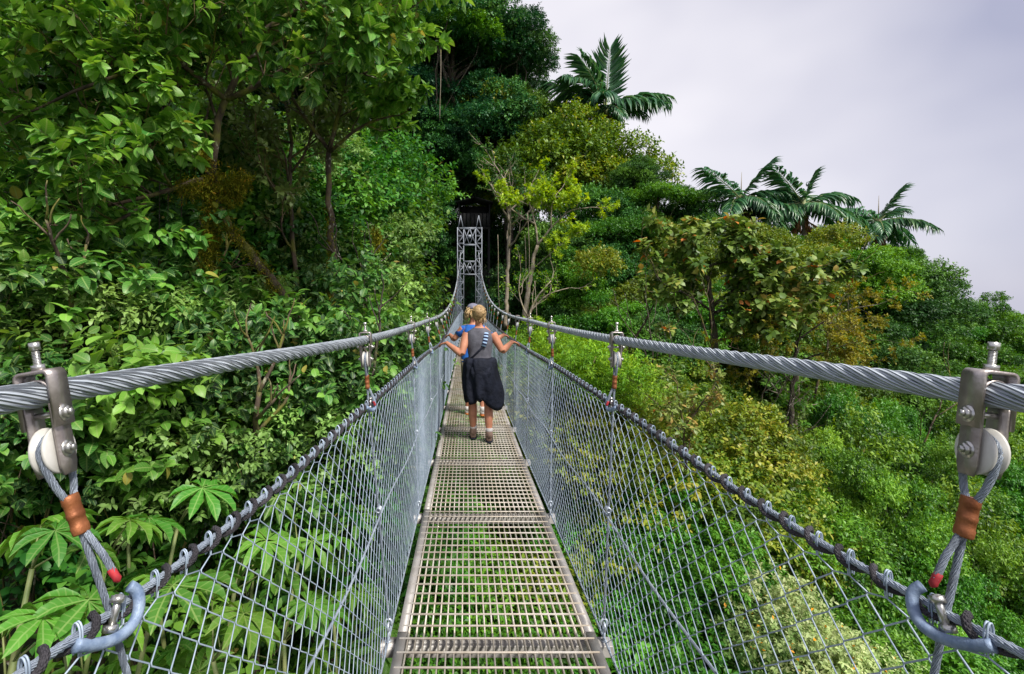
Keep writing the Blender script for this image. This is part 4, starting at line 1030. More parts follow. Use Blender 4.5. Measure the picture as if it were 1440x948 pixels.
palm('palm_tree', 'rightmost ridge palm leaning fronds over the sky', 1235, 313, 36,
     [(.42, -.2, .9, 2.6, .12), (-.8, -.1, .65, 3.0, .35), (.5, -.5, .25, 2.2, .45), (.7, .2, -.2, 2.0, .5), (-.5, -.8, .1, 2.0, .5), (.1, .7, .5, 2.2, .3), (-.9, .4, .3, 2.4, .3), (.65, .1, .65, 2.5, .35)], 1.15, 54)
# ================================================================ trees with visible limbs
A_ = lambda *p: [at(*q) for q in p]
# mossy broad-leaved tree on the left bank
br1, b1o = branch_tree('broad_leaved_tree', 'large arching broad-leaved tree with mossy twisted limbs on the left bank', 'tree', [
    (A_((445, 560, 7.4), (410, 430, 7.2), (372, 378, 7.0), (335, 335, 6.8), (300, 285, 6.8), (297, 215, 6.7), (318, 140, 6.6), (345, 60, 6.6), (350, -80, 6.6)), .075, .03, (9, 1.25, .50)),
    (A_((297, 250, 6.8), (245, 262, 6.5), (205, 285, 6.3), (150, 290, 6.1)), .04, .018, (5, .8, .5)),
    (A_((297, 225, 6.75), (250, 180, 6.4), (180, 140, 6.2), (90, 110, 6.1)), .045, .02, (8, 1.1, .25)),
    (A_((318, 140, 6.6), (260, 90, 6.2), (210, 60, 6.0), (160, 40, 5.9)), .04, .018, (7, .9, .2)),
    (A_((318, 140, 6.6), (400, 100, 6.4), (470, 60, 6.3), (520, 40, 6.3)), .04, .016, (8, .95, .2)),
    (A_((345, 60, 6.6), (430, 0, 6.5), (500, -30, 6.5)), .035, .015, (6, 1.0, .2)),
    (A_((250, 180, 6.4), (160, 215, 6.0), (80, 240, 5.8), (10, 270, 5.7)), .035, .015, (7, .9, .25)),
    (A_((260, 90, 6.2), (140, 110, 5.6), (60, 150, 5.4)), .03, .014, (6, .7, .3)),
    (A_((205, 285, 6.3), (140, 330, 5.8), (70, 350, 5.5)), .025, .012, (6, .8, .3)),
    ], .165, 7, T_BR, 'lf_near', 'bark', 61, maxl=3, up=0.22, kids=(2, 3), tint=(.60, .22), droop=.35)
# golden moss hanging on its limbs
rng = np.random.default_rng(9)
mp_ = []
for P, n, rd in ((A_((250, 262, 6.5), (300, 268, 6.7), (345, 250, 6.7)), 500, .14), (A_((300, 235, 6.7), (298, 320, 6.75), (293, 375, 6.75)), 900, .15), (A_((345, 250, 6.7), (320, 285, 6.75)), 350, .11), (A_((462, 430, 8.3), (466, 360, 8.3), (462, 290, 8.3)), 260, .05), (A_((250, 180, 6.4), (297, 225, 6.7)), 250, .06), (A_((525, 320, 8.6), (535, 350, 8.6)), 200, .1), (A_((300, 285, 6.8), (335, 335, 6.8), (372, 378, 7.0), (395, 420, 7.1)), 500, .07)):
    P = np.array(P); t = rng.uniform(0, len(P) - 1, n); i = t.astype(int); i = np.minimum(i, len(P) - 2)
    mp_.append(P[i] * (1 - (t - i))[:, None] + P[i + 1] * (t - i)[:, None] + rng.normal(size=(n, 3)) * rd * np.array([.45, .45, .5]))
mp_ = np.vstack(mp_) - b1o; mD = nrm(rng.normal(size=mp_.shape) + np.array([0, 0, -.5]))
V, F, t = leaves_arrays(*shoot_leaves(rng, mp_, mD, 0.07, 5, 0.05, tint=rng.uniform(.1, .9, len(mp_))), T_NA)
tag(link('moss', np_mesh('moss', V, F, M['moss'], False, {'tint': t}), br1), 'golden brown moss hanging from the bent limb', kind='stuff')

branch_tree('forked_tree', 'slender pale-barked tree forking into a wide Y on the left bank', 'tree', [
    (A_((470, 540, 8.4), (468, 430, 8.4), (470, 360, 8.3), (462, 280, 8.3), (462, 215, 8.3)), .062, .045, None),
    (A_((462, 215, 8.3), (478, 150, 8.2), (492, 100, 8.1), (500, 40, 8.0)), .04, .018, (7, .9, .35)),
    (A_((462, 210, 8.3), (432, 170, 8.2), (400, 130, 8.1), (380, 60, 8.0)), .035, .016, (7, .95, .45)),
    (A_((462, 215, 8.3), (500, 180, 8.1), (530, 164, 8.0), (552, 163, 7.9)), .034, .014, (3, .5, .6)),
    (A_((492, 110, 8.1), (525, 100, 7.9), (540, 80, 7.8)), .02, .012, (5, .7, .2))],
    .165, 7, T_BR, 'lf_near', 'bark', 62, maxl=3, up=0.2, kids=(2, 3), tint=(.68, .2), droop=.35)
branch_tree('slender_tree', 'thin dark trunk standing between the mossy limb and the forked tree', 'tree', [
    (A_((425, 520, 8.8), (421, 430, 8.8), (412, 350, 8.8), (405, 290, 8.8), (412, 230, 8.8), (405, 160, 8.8)), .05, .03, (7, .9, .55)),
    (A_((405, 290, 8.8), (375, 245, 8.7), (345, 200, 8.6)), .022, .012, (4, .7, .5)),
    (A_((412, 240, 8.8), (440, 200, 8.8), (445, 130, 8.8)), .022, .012, (5, .8, .3))],
    .14, 7, T_OV, 'lf_shrub', 'bark', 63, maxl=3, up=.2, kids=(2, 3), tint=(.45, .2))
branch_tree('slender_tree', 'pale branching shrubby tree just left of the far hangers', 'tree', [
    (A_((580, 500, 17), (577, 400, 17), (573, 340, 17)), .10, .06, None),
    (A_((573, 340, 17), (560, 310, 17), (570, 275, 17)), .05, .02, (5, .8, .3)),
    (A_((577, 390, 17), (600, 350, 17), (605, 312, 17)), .045, .02, (4, .6, .5)),
    (A_((577, 400, 17), (545, 350, 17), (535, 300, 17)), .04, .02, (5, 1.2, .4))],
    .16, 7, T_RH, 'lf_green', 'bark', 64, maxl=3, up=.25, kids=(2, 3), tint=(.6, .25))
# lime tree right of the tower: pale bare limbs, flat sprays of lime leaves
branch_tree('lime_leaved_tree', 'sparse tree with pale bare limbs and flat lime-yellow leaf sprays right of the tower', 'tree', [
    (A_((738, 450, 24), (741, 420, 24), (748, 380, 24), (756, 345, 24)), .13, .08, None),
    (A_((756, 345, 24), (752, 310, 24), (742, 280, 24), (748, 258, 24)), .055, .02, (5, .75, .5)),
    (A_((756, 345, 24), (775, 320, 24), (800, 295, 23.5), (828, 292, 23)), .055, .02, (5, .7, .5)),
    (A_((752, 315, 24), (725, 300, 24), (705, 280, 24), (695, 268, 24)), .045, .02, (4, .65, .6)),
    (A_((775, 320, 24), (775, 280, 24), (790, 265, 24)), .04, .02, (5, .75, .4)),
    (A_((748, 380, 24), (770, 360, 23.5), (800, 335, 23)), .03, .014, (3, .6, .6))],
    .17, 9, T_RH, 'lf_lime', 'bark_pale', 65, maxl=3, up=.12, kids=(2, 3), tint=(.55, .2), droop=.05)
branch_tree('bare_shrub', 'tangle of bare pale branches at the foot of the lime-leaved tree', 'shrub', [
    (A_((742, 450, 21), (752, 420, 21), (775, 395, 21)), .06, .02, (4, .9, .4)),
    (A_((745, 440, 21), (765, 415, 21), (800, 405, 21)), .045, .015, (4, .8, .4)),
    (A_((742, 445, 21), (728, 415, 21), (732, 385, 21)), .04, .015, (3, .8, .4))],
    .14, 4, T_RH, 'lf_lime', 'bark_pale', 66, maxl=2, up=.2, kids=(2, 3), tint=(.3, .2))
branch_tree('pale_trunk_tree', 'straight pale trunk beside the cable right of the tower', 'tree', [
    (A_((711, 460, 30), (713, 400, 30), (716, 340, 30), (714, 270, 30)), .13, .08, (8, 2.2, .6))],
    .22, 8, T_RH, 'lf_dark', 'bark_pale', 67, maxl=3, up=.2, kids=(2, 3), tint=(.5, .25))
# bronze-leaved tree on the right
branch_tree('bronze_leaved_tree', 'bronze-olive large-leaved tree with dark limbs below the ridge palms', 'tree', [
    (A_((1010, 560, 16), (1005, 480, 16), (1003, 430, 16), (990, 375, 16)), .12, .06, None),
    (A_((990, 375, 16), (975, 345, 16), (965, 345, 16)), .05, .02, (7, .85, .2)),
    (A_((1003, 430, 16), (1040, 400, 15.8), (1085, 386, 15.6), (1120, 378, 15.5)), .06, .02, (10, .8, .2)),
    (A_((1003, 440, 16), (1050, 425, 15.5), (1100, 410, 15.2), (1140, 405, 15)), .05, .02, (9, .8, .2)),
    (A_((990, 380, 16), (1020, 362, 16), (1050, 358, 16)), .045, .02, (8, .8, .2)),
    (A_((1003, 440, 16), (970, 415, 15.6), (935, 400, 15.3)), .045, .02, (8, .8, .25)),
    (A_((1005, 480, 16), (1050, 470, 15.3), (1100, 460, 15)), .04, .02, (8, .8, .3))],
    .24, 6, T_OW, 'lf_bronze', 'bark_dark', 68, maxl=3, up=.16, kids=(2, 3), tint=(.52, .2), droop=.4)
branch_tree('yellow_leaved_tree', 'tree with horizontal sprays of small yellow leaves beside the bronze-leaved tree', 'tree', [
    (A_((1110, 620, 15.5), (1115, 540, 15.5), (1120, 480, 15.5)), .08, .05, None),
    (A_((1120, 480, 15.5), (1160, 450, 15.3), (1200, 432, 15.2), (1235, 428, 15.1)), .03, .01, (9, .75, .2)),
    (A_((1117, 510, 15.5), (1160, 495, 15.3), (1200, 480, 15.2), (1230, 478, 15.1)), .03, .01, (8, .7, .2)),
    (A_((1120, 490, 15.5), (1130, 450, 15), (1170, 425, 14.8)), .025, .01, (6, .7, .3)),
    (A_((1115, 540, 15.5), (1080, 505, 15), (1050, 495, 14.8)), .025, .01, (6, .7, .3))],
    .10, 8, T_RH, 'lf_yellow', 'bark_dark', 69, maxl=3, up=.0, kids=(2, 3), tint=(.45, .2), droop=.1, spread=.9)
branch_tree('orange_tipped_tree', 'green sapling with orange new leaves beyond the handrail on the right', 'tree', [
    (A_((965, 660, 9.5), (962, 600, 9.5), (955, 560, 9.5)), .03, .018, (6, .45, .2)),
    (A_((962, 600, 9.5), (985, 570, 9.4), (1000, 550, 9.3)), .018, .01, (5, .4, .3)),
    (A_((962, 610, 9.5), (935, 575, 9.4), (915, 560, 9.3)), .018, .01, (5, .4, .3))],
    .12, 6, T_OV, 'lf_bronze', 'bark', 70, maxl=2, up=.2, kids=(2, 3), tint=(.55, .25), droop=.3)
branch_tree('pale_trunk_tree', 'slim grey trunk with a small green crown in the right slope', 'tree', [
    (A_((1119, 660, 17), (1120, 590, 17), (1122, 540, 17)), .07, .05, (6, .9, .4)),
    (A_((1121, 570, 17), (1100, 555, 16.6), (1085, 550, 16.4)), .03, .014, (4, .8, .2))],
    .17, 7, T_OV, 'lf_bright', 'bark_pale', 71, maxl=2, up=.2, kids=(3, 4), tint=(.5, .2))

# ================================================================ left bank shrubs (broad leaves, each plant its own)
def shrubs(items, name, label, group, cat='shrub', bark='bark'):
    for px, py, Y, sc, p in items: tree(name, label, cat, PR[p], px, py, Y, sc, group=group, bark=bark, limbs=9, trunk_r=0.03)
shrubs([(70, 400, 5.6, .78, 'bush_broad2'), (170, 370, 6.2, .72, 'bush_broad2'), (20, 480, 4.9, .66, 'bush_broad'), (130, 480, 5.4, .66, 'bush_broad3'), (250, 480, 6.4, .72, 'bush_broad3'),
        (330, 540, 5.8, .72, 'bush_broad'), (210, 580, 5.0, .66, 'bush_broad2'), (110, 600, 4.6, .66, 'bush_broad2'), (390, 480, 6.8, .72, 'bush_broad2'), (440, 540, 6.2, .7, 'bush_broad'),
        (260, 640, 4.9, .55, 'bush_broad3'), (410, 620, 5.8, .62, 'bush_broad3'), (480, 450, 8.0, .8, 'bush_broad'), (510, 430, 9.5, .8, 'bush_broad3'), (503, 500, 7.8, .6, 'bush_broad2'),
        (10, 610, 4.2, .5, 'bush_broad'), (490, 590, 6.6, .62, 'bush_broad'), (350, 690, 5.2, .5, 'bush_broad'), (525, 400, 13, .9, 'bush_broad'), (550, 440, 15, .8, 'bush_broad2'), (330, 450, 7.4, .7, 'bush_broad3'), (190, 460, 6.4, .62, 'bush_broad')],
       'broad_leaved_shrub', 'glossy broad-leaved shrub', 'broad-leaved shrubs on the left bank')
shrubs([(360, 430, 9.5, .9, 'bush_under'), (430, 400, 11, 1.0, 'bush_under'), (240, 400, 9, 1.0, 'bush_under'), (110, 450, 8, .9, 'bush_under'), (20, 360, 8.5, 1.0, 'bush_under'), (500, 380, 12, 1.0, 'bush_under'), (330, 330, 10, 1.0, 'bush_under'), (210, 310, 9.5, 1.0, 'bush_under'),
        (430, 300, 12, 1.0, 'bush_under'), (530, 300, 15, 1.1, 'bush_under'), (90, 560, 6.8, .8, 'bush_under'), (270, 560, 7, .8, 'bush_under'), (400, 560, 7.6, .8, 'bush_under'), (180, 650, 6, .8, 'bush_under'), (310, 740, 5.6, .8, 'bush_under'), (60, 690, 5.2, .8, 'bush_under'), (540, 480, 14, .8, 'bush_under'), (440, 680, 6.6, .8, 'bush_under'), (500, 700, 7.5, .8, 'bush_under'), (430, 340, 11, .9, 'bush_under'), (490, 270, 13, 1.0, 'bush_under'), (540, 240, 17, 1.1, 'bush_under'), (360, 270, 11, .9, 'bush_under'), (280, 190, 10, 1.0, 'bush_under'), (520, 350, 12, .8, 'bush_broad3'), (400, 370, 10, .7, 'bush_broad3'), (450, 240, 12, .9, 'bush_broad3')],
       'shade_shrub', 'dark narrow-leaved shade shrub', 'understory shrubs on the left bank')

# ================================================================ right side shrubs and the canopy below the bridge
shrubs([(795, 495, 11, .7, 'bush_lime'), (838, 510, 10, .62, 'bush_lime'), (772, 478, 14, .75, 'bush_lime'), (860, 530, 10, .6, 'bush_lime')],
       'lime_shrub', 'bright lime-green shrub', 'lime shrubs beside the bridge')
shrubs([(780, 560, 11, .7, 'bush_o'), (830, 600, 10.5, .7, 'bush_o'), (900, 590, 12, .75, 'mid_o'), (960, 640, 12, .8, 'mid_o'), (1040, 620, 13, .8, 'bush_o'), (1000, 700, 11.5, .75, 'bush_o'), (890, 680, 11, .7, 'mid_o'), (940, 750, 10.5, .7, 'fine_d'), (840, 700, 11, .7, 'fine_d'), (1060, 700, 13, .8, 'fine_d'), (900, 820, 10, .6, 'fine_d'), (980, 820, 10, .6, 'bush_d')],
       'olive_shrub', 'olive-green slope shrub', 'olive shrubs on the right slope')
for px, py, Y, sc, p, sq in [(1165, 700, 13.5, .62, 'fine_b', 1.5), (1215, 645, 16, .62, 'mid_b', 1.4), (1262, 752, 13, .58, 'fine_b', 1.6), (1128, 775, 12.2, .5, 'mid_o', 1.4), (1310, 690, 16, .7, 'fine_b', 1.5), (1365, 770, 13.6, .6, 'mid_b', 1.5), (1425, 840, 12.6, .55, 'fine_b', 1.6),
        (1318, 850, 11.8, .5, 'fine_d', 1.6), (1225, 845, 11.6, .48, 'mid_b', 1.5), (1400, 925, 11.2, .5, 'fine_d', 1.5), (1290, 935, 10.6, .46, 'fine_b', 1.5), (1180, 600, 19, .75, 'fine_d', 1.5), (1425, 715, 18.5, .8, 'fine_d', 1.6), (1085, 850, 11.6, .46, 'fine_d', 1.4), (1475, 900, 12, .6, 'fine_b', 1.5), (1095, 640, 16.5, .6, 'mid_o', 1.4), (1375, 635, 21, .85, 'fine_b', 1.6), (1255, 610, 21, .7, 'fine_d', 1.5)]:
    tree('bushy_tree', 'bushy treetop', 'tree', PR[p], px, py, Y, sc, group='treetops below the bridge on the right', bark='bark', limbs=9, trunk_r=.06, squash=sq)
tree('pale_shrub', 'pale variegated shrub dotted with orange behind the right netting', 'shrub', PR['bush_pale'], 1110, 905, 8.6, 0.95, seed=801, bark='bark', trunk_r=.04)
tree('pale_shrub', 'second pale shrub lower right of the orange-dotted one', 'shrub', PR['bush_pale'], 1180, 960, 8.3, 0.8, seed=802, bark='bark', trunk_r=.04)
# below the deck
shrubs([(700, 760, 12, .9, 'bush_d'), (760, 830, 10, .8, 'bush_o'), (640, 830, 10, .8, 'bush_d'), (560, 900, 8.5, .8, 'bush_d'), (700, 920, 8.6, .8, 'bush_d'), (840, 930, 9, .8, 'bush_d'), (680, 680, 15, .9, 'bush_d'), (740, 660, 16, .9, 'bush_o'), (600, 740, 11, .8, 'bush_d'), (520, 800, 9, .8, 'bush_d'), (800, 700, 13, .8, 'bush_o'), (660, 600, 19, 1, 'bush_d'), (740, 580, 20, 1, 'bush_d'), (450, 900, 7, .7, 'bush_d'), (960, 930, 9, .8, 'bush_d'), (1060, 960, 9.2, .8, 'bush_d'), (650, 540, 26, 1.2, 'bush_d'), (720, 520, 28, 1.2, 'bush_d'), (1240, 960, 9.6, .8, 'fine_d'), (1350, 980, 9.8, .8, 'fine_d')],
       'ravine_shrub', 'mid green ravine shrub', 'shrubs on the ravine floor')

# ================================================================ palmate-leaved plants bottom left
def palmate_template(rng, nl=9):
    V, F = [], []
    for q in range(nl):
        a = -2.55 + 5.1 * q / (nl - 1); ln = 1.0 - 0.32 * (abs(a) / 2.55) ** 1.5; w = 0.135 * ln + 0.015
        ca, sa = math.cos(a), math.sin(a); b = len(V)
        for (x, y, z) in ((0, 0, 0), (-w * .55, .30 * ln, .03), (w * .55, .30 * ln, .03), (0, .32 * ln, -.03), (-w, .62 * ln, .0), (w, .62 * ln, .0), (0, .66 * ln, -.09), (-w * .75, .85 * ln, -.12), (w * .75, .85 * ln, -.12), (0, ln, -.30)):
            V.append((x * ca + y * sa, -x * sa + y * ca, z))
        F += [(b, b + 3, b + 1), (b, b + 2, b + 3), (b + 1, b + 3, b + 4), (b + 3, b + 6, b + 4), (b + 3, b + 2, b + 5), (b + 3, b + 5, b + 6), (b + 4, b + 6, b + 7), (b + 6, b + 9, b + 7), (b + 6, b + 5, b + 8), (b + 6, b + 8, b + 9)]
    return np.array(V), np.array(F)
rng = np.random.default_rng(77)
CEC = []
for v in range(4):
    tv, tf = palmate_template(rng, 8 + v % 3); tv = tv + np.array([0, 0, 1]) * (0.02 * rng.normal(size=len(tv)))[:, None]
    t = np.clip(np.full(len(tv), 0.32 + 0.17 * v) + 0.05 * rng.normal(size=len(tv)), 0, 1)
    nl_ = len(tv) // 10; lx_ = np.tile([0, .55, .55, 0, 1, 1, 0, .75, .75, 0], nl_); ly_ = np.tile([0, .3, .3, .32, .62, .62, .66, .85, .85, 1], nl_)
    CEC.append(np_mesh('leaf', tv, tf, M['lf_cec'], True, {'tint': t, 'lx': lx_, 'ly': ly_}))
def palmate_plant(px, py, Y, n, size, seed, label):
    rng = np.random.default_rng(seed); c = at(px, py, Y); gz = Hs(c[0], c[1]) - .1; gz = min(gz, c[2] - .5)
    root = empty('palmate_plant', (c[0], c[1], gz)); tag(root, place(label, px, py), 'plant', 'palmate-leaved plants at the near left'); O = np.array([c[0], c[1], gz])
    st = MB(); P = bent(rng, (0, 0, 0), c - O, 8, 0.03); st.tube(P, np.linspace(.03, .014, 8), 7); st.obj('stem', M['stem'], root, True)
    for q in range(n):
        az = q * 2.4 + rng.uniform(-.3, .3); el = rng.uniform(.05, .8) if q > 1 else 1.0; ln = size * rng.uniform(.7, 1.25)
        s0 = P[-1 - (q % 3)] ; d = np.array([math.cos(az) * math.cos(el), math.sin(az) * math.cos(el), math.sin(el)]); e = s0 + d * ln
        pt = MB(); pt.tube([s0, s0 + d * ln * .5 + np.array([0, 0, .03]), e], [.007, .006, .005], 5); po = pt.obj('petiole', M['stem'], root)
        lo = link('leaf', CEC[rng.integers(0, 4)], root, e); sz = size * rng.uniform(.75, 1.1); lo.scale = (sz, sz, sz)
        n_ = nrm(np.array([math.cos(az) * .45, math.sin(az) * .45, 1.0]) + rng.normal(size=3) * .18); y = nrm(d * np.array([1, 1, .0]) + np.array([0, 0, -.25])); y = nrm(y - (y @ n_) * n_); x = np.cross(y, n_)
        lo.rotation_euler = Matrix(np.stack([x, y, n_], 1).tolist()).to_euler()
    TREES.append(root)
for i, (px, py, Y, n, sz) in enumerate([(45, 800, 3.0, 9, .34), (150, 790, 3.6, 9, .34), (250, 740, 4.2, 9, .34), (90, 900, 2.7, 8, .30), (210, 880, 3.1, 9, .32), (330, 830, 3.7, 9, .34), (300, 930, 3.1, 8, .30), (420, 790, 4.6, 9, .34), (400, 900, 3.8, 9, .32), (360, 745, 4.8, 8, .32), (470, 870, 4.6, 8, .32), (180, 720, 4.4, 8, .30), (480, 760, 5.6, 9, .34), (20, 930, 2.5, 8, .28), (520, 930, 4.6, 8, .3)]):
    palmate_plant(px, py, Y, n, sz, 900 + i, 'plant with large palmate leaves')

for i, (px, py, Y, hh, ln) in enumerate([(905, 640, 13, 2.4, .15), (1000, 600, 15, 2.6, -.2), (1145, 560, 19, 3.4, .1), (1075, 690, 13.5, 2.0, .3), (1290, 680, 17, 2.6, -.2), (880, 500, 17, 2.6, .2), (500, 640, 6.0, 1.2, .3), (355, 680, 5.1, 1.0, .2), (300, 470, 7.2, 1.1, -.3), (530, 520, 8.6, 1.5, -.1), (60, 520, 5.0, 1.0, .4)]):
    rng_ = np.random.default_rng(600 + i); b0 = at(px, py, Y); segs, sh_ = [], []
    grow(rng_, b0, (ln, 0, 1), hh, .045, 0, 2, segs, sh_, up=.25, kids=(2, 3), bare=.45)
    rt_ = empty('bare_tree', b0); tag(rt_, place('thin bare branching trunk', px, py - hh * 350 / Y), 'tree', 'thin bare trunks on the slopes')
    tm_ = MB()
    for P, r, lv in segs: tm_.tube(P - b0, r, 6)
    tm_.obj('trunk', M['bark_dark'] if i % 3 == 0 else M['bark'], rt_, True)
# ================================================================ hanging vines and ground cover
rng = np.random.default_rng(31)
for i, (px, y0, y1, Y) in enumerate([(738, 330, 430, 26), (742, 300, 440, 27), (752, 395, 450, 20), (700, 330, 440, 28), (225, 250, 380, 7.0), (240, 250, 360, 7.1), (255, 255, 350, 7.0), (270, 270, 340, 7.2), (620, 70, 170, 37), (560, 60, 170, 36)]):
    a, b = at(px, y0, Y), at(px + rng.uniform(-4, 4), y1, Y)
    vm = MB(); vm.tube(bent(rng, a, b, 9, .01) , 0.0045 * (1 + Y / 10), 5)
    tag(vm.obj('vine', M['bark_dark'] if px < 400 else M['bark_pale']), place('thin hanging vine', px, (y0 + y1) / 2), 'vine', 'hanging vines')
n = 9000
gx_ = np.concatenate([rng.uniform(-14, 26, n), rng.uniform(-4, 8, 3000)]); gy_ = np.concatenate([1.5 + 44 * rng.uniform(0, 1, n) ** 1.3, rng.uniform(2, 20, 3000)])
O = np.stack([gx_, gy_, H(gx_, gy_)], 1); D = nrm(np.stack([rng.normal(size=len(gx_)) * .5, rng.normal(size=len(gx_)) * .5, np.ones(len(gx_))], 1))
V, F, t = leaves_arrays(*shoot_leaves(rng, O, D, rng.uniform(.3, .8, len(O)), 8, .24, droop=.3, tint=np.clip(rng.normal(.45, .25, len(O)), 0, 1)), T_RH)
tag(link('undergrowth', np_mesh('undergrowth', V, F, M['lf_dark'], False, {'tint': t})), 'low leafy ground cover over the ravine floor and banks', 'undergrowth', kind='stuff')
# ================================================================ people
M['skin'] = solid('skin', (0.40, 0.165, 0.095), (0.52, 0.235, 0.145), 0.55, 0, 6, spec=0.35)
M['grey_top'] = solid('grey_jersey', (0.065, 0.065, 0.082), (0.11, 0.11, 0.135), 0.9, 0, 12, 0.25, 40)
M['black_cloth'] = solid('black_cloth', (0.004, 0.0055, 0.012), (0.009, 0.012, 0.024), 0.8, 0, 9, 0.9, 16, spec=.25)
M['blue_shirt'] = solid('blue_shirt', (0.012, 0.10, 0.42), (0.02, 0.15, 0.55), 0.8, 0, 12, 0.2, 40)
M['hair'] = solid('blonde_hair', (0.24, 0.145, 0.06), (0.48, 0.33, 0.16), 0.5, 0, 30, 0.5, 90)
M['hair2'] = solid('fair_hair', (0.36, 0.23, 0.10), (0.55, 0.40, 0.20), 0.5, 0, 30, 0.5, 90)
M['boot'] = solid('brown_boot', (0.10, 0.06, 0.045), (0.19, 0.125, 0.095), 0.75, 0, 20, 0.3)
M['sock'] = solid('grey_sock', (0.42, 0.40, 0.40), (0.55, 0.53, 0.52), 0.95, 0, 40)
M['white_shoe'] = solid('white_shoe', (0.60, 0.58, 0.56), (0.72, 0.70, 0.68), 0.6, 0, 25)
M['orange_sole'] = solid('orange_sole', (0.55, 0.16, 0.03), (0.65, 0.22, 0.05), 0.7, 0, 25)
M['cap'] = solid('grey_cap', (0.14, 0.14, 0.20), (0.2, 0.2, 0.27), 0.85, 0, 25)
M['shorts'] = solid('khaki_shorts', (0.20, 0.17, 0.12), (0.28, 0.24, 0.17), 0.9, 0, 20)
def stripe_mat():
    m, nt, b, out = newmat('striped_strap'); N, L = nt.nodes, nt.links
    a = N.new('ShaderNodeAttribute'); a.attribute_name = 'u'
    q = N.new('ShaderNodeMath'); q.operation = 'MULTIPLY'; q.inputs[1].default_value = 150.0; L.new(a.outputs['Fac'], q.inputs[0])
    s = N.new('ShaderNodeMath'); s.operation = 'SINE'; L.new(q.outputs[0], s.inputs[0])
    r = N.new('ShaderNodeValToRGB'); r.color_ramp.interpolation = 'CONSTANT'; r.color_ramp.elements[0].color = (0.012, 0.02, 0.06, 1); r.color_ramp.elements[1].position = 0.35; r.color_ramp.elements[1].color = (0.35, 0.5, 0.72, 1)
    L.new(s.outputs[0], r.inputs['Fac']); L.new(r.outputs[0], b.inputs['Base Color']); b.inputs['Roughness'].default_value = 0.9
    return m
M['stripe'] = stripe_mat()

def fused(mb, name, mat, parent, voxel=0.009, it=4):
    """one continuous surface from overlapping volumes"""
    me = mb.mesh(name + '_raw', mat); o = bpy.data.objects.new('tmp', me); COL.objects.link(o)
    r = o.modifiers.new('r', 'REMESH'); r.mode = 'VOXEL'; r.voxel_size = voxel; r.use_smooth_shade = True
    s_ = o.modifiers.new('s', 'SMOOTH'); s_.factor = 0.5; s_.iterations = it
    dg = bpy.context.evaluated_depsgraph_get(); m2 = bpy.data.meshes.new_from_object(o.evaluated_get(dg)); m2.name = name
    bpy.data.objects.remove(o); bpy.data.meshes.remove(me)
    m2.materials.clear(); m2.materials.append(mat)
    m2.polygons.foreach_set('use_smooth', np.ones(len(m2.polygons), dtype=bool))
    return link(name, m2, parent)

def hand(mb, wrist, fwd, out, up_, curl=0.5, side=1):
    """palm and five fingers; fwd = finger direction, out = thumb side, up_ = back of hand"""
    w = np.asarray(wrist, float); f, o, u = nrm(np.asarray(fwd, float)), nrm(np.asarray(out, float)), nrm(np.asarray(up_, float))
    ax = np.stack([o, u, f], 1)
    mb.loft([ring(w + f * q, a, b, 10, ax=ax) for q, a, b in ((-.02, .024, .019), (0.015, .030, .016), (.05, .040, .015), (.082, .040, .013), (.09, .034, .009))], 10)
    for k, (off, ln) in enumerate(((.030, .066), (.010, .076), (-.011, .070), (-.031, .054))):
        b0 = w + f * .080 + o * off; d1 = nrm(f - u * curl * .5); d2 = nrm(f - u * curl * 1.5); d3 = nrm(f - u * curl * 2.6)
        p1 = b0 + d1 * ln * .42; p2 = p1 + d2 * ln * .33; p3 = p2 + d3 * ln * .25
        mb.tube([b0 - f * .02, b0, p1, p2, p3], [.0085, .0092, .0085, .0078, .006], 8)
    t0 = w + f * .025 + o * .026; d = nrm(o * .8 + f * .7 - u * curl * .4)
    p1 = t0 + d * .034; p2 = p1 + nrm(d + f * .5 - u * curl * .5) * .028
    mb.tube([t0 - d * .02, t0, p1, p2], [.013, .0125, .0105, .008], 8)

def arm(mb, sh, el, wr):
    sh, el, wr = map(lambda v: np.asarray(v, float), (sh, el, wr))
    mb.tube([sh, sh * .6 + el * .4, el * .85 + sh * .15, el], [.058, .055, .045, .042], 12)
    mb.tube([el, el * .7 + wr * .3, el * .3 + wr * .7, wr], [.043, .045, .034, .027], 12)

def leg(mb, hip, kn, an, toe):
    hip, kn, an, toe = map(lambda v: np.asarray(v, float), (hip, kn, an, toe))
    mb.tube([hip, hip * .6 + kn * .4, hip * .2 + kn * .8, kn], [.085, .082, .062, .056], 14)
    back = np.array([0, -0.012, 0])
    mb.tube([kn, kn * .7 + an * .3 + back, kn * .45 + an * .55 + back * .6, an * .9 + kn * .1, an], [.055, .059, .052, .037, .036], 14)
    mb.tube([an, an * .5 + toe * .5, toe], [.036, .034, .03], 10)

def head(mb, c, yaw=0.0):
    c = np.asarray(c, float); ca, sa = math.cos(yaw), math.sin(yaw)
    rot = lambda v: c + np.array([v[0] * ca - v[1] * sa, v[0] * sa + v[1] * ca, v[2]])
    mb.ell(c, (.074, .092, .108), 16, 11); mb.ell(rot((0, .035, -.055)), (.052, .055, .062), 12, 8)
    mb.tube([rot((0, .085, .02)), rot((0, .103, -.012)), rot((0, .108, -.022)), rot((0, .09, -.03))], [.009, .013, .014, .01], 8)
    for s in (-1, 1):
        mb.ell(rot((s * .076, -.005, -.012)), (.010, .020, .030), 8, 6)
        mb.ell(rot((s * .032, .080, .004)), (.015, .010, .010), 8, 6)
    mb.ell(rot((0, .088, -.055)), (.024, .010, .009), 8, 6)

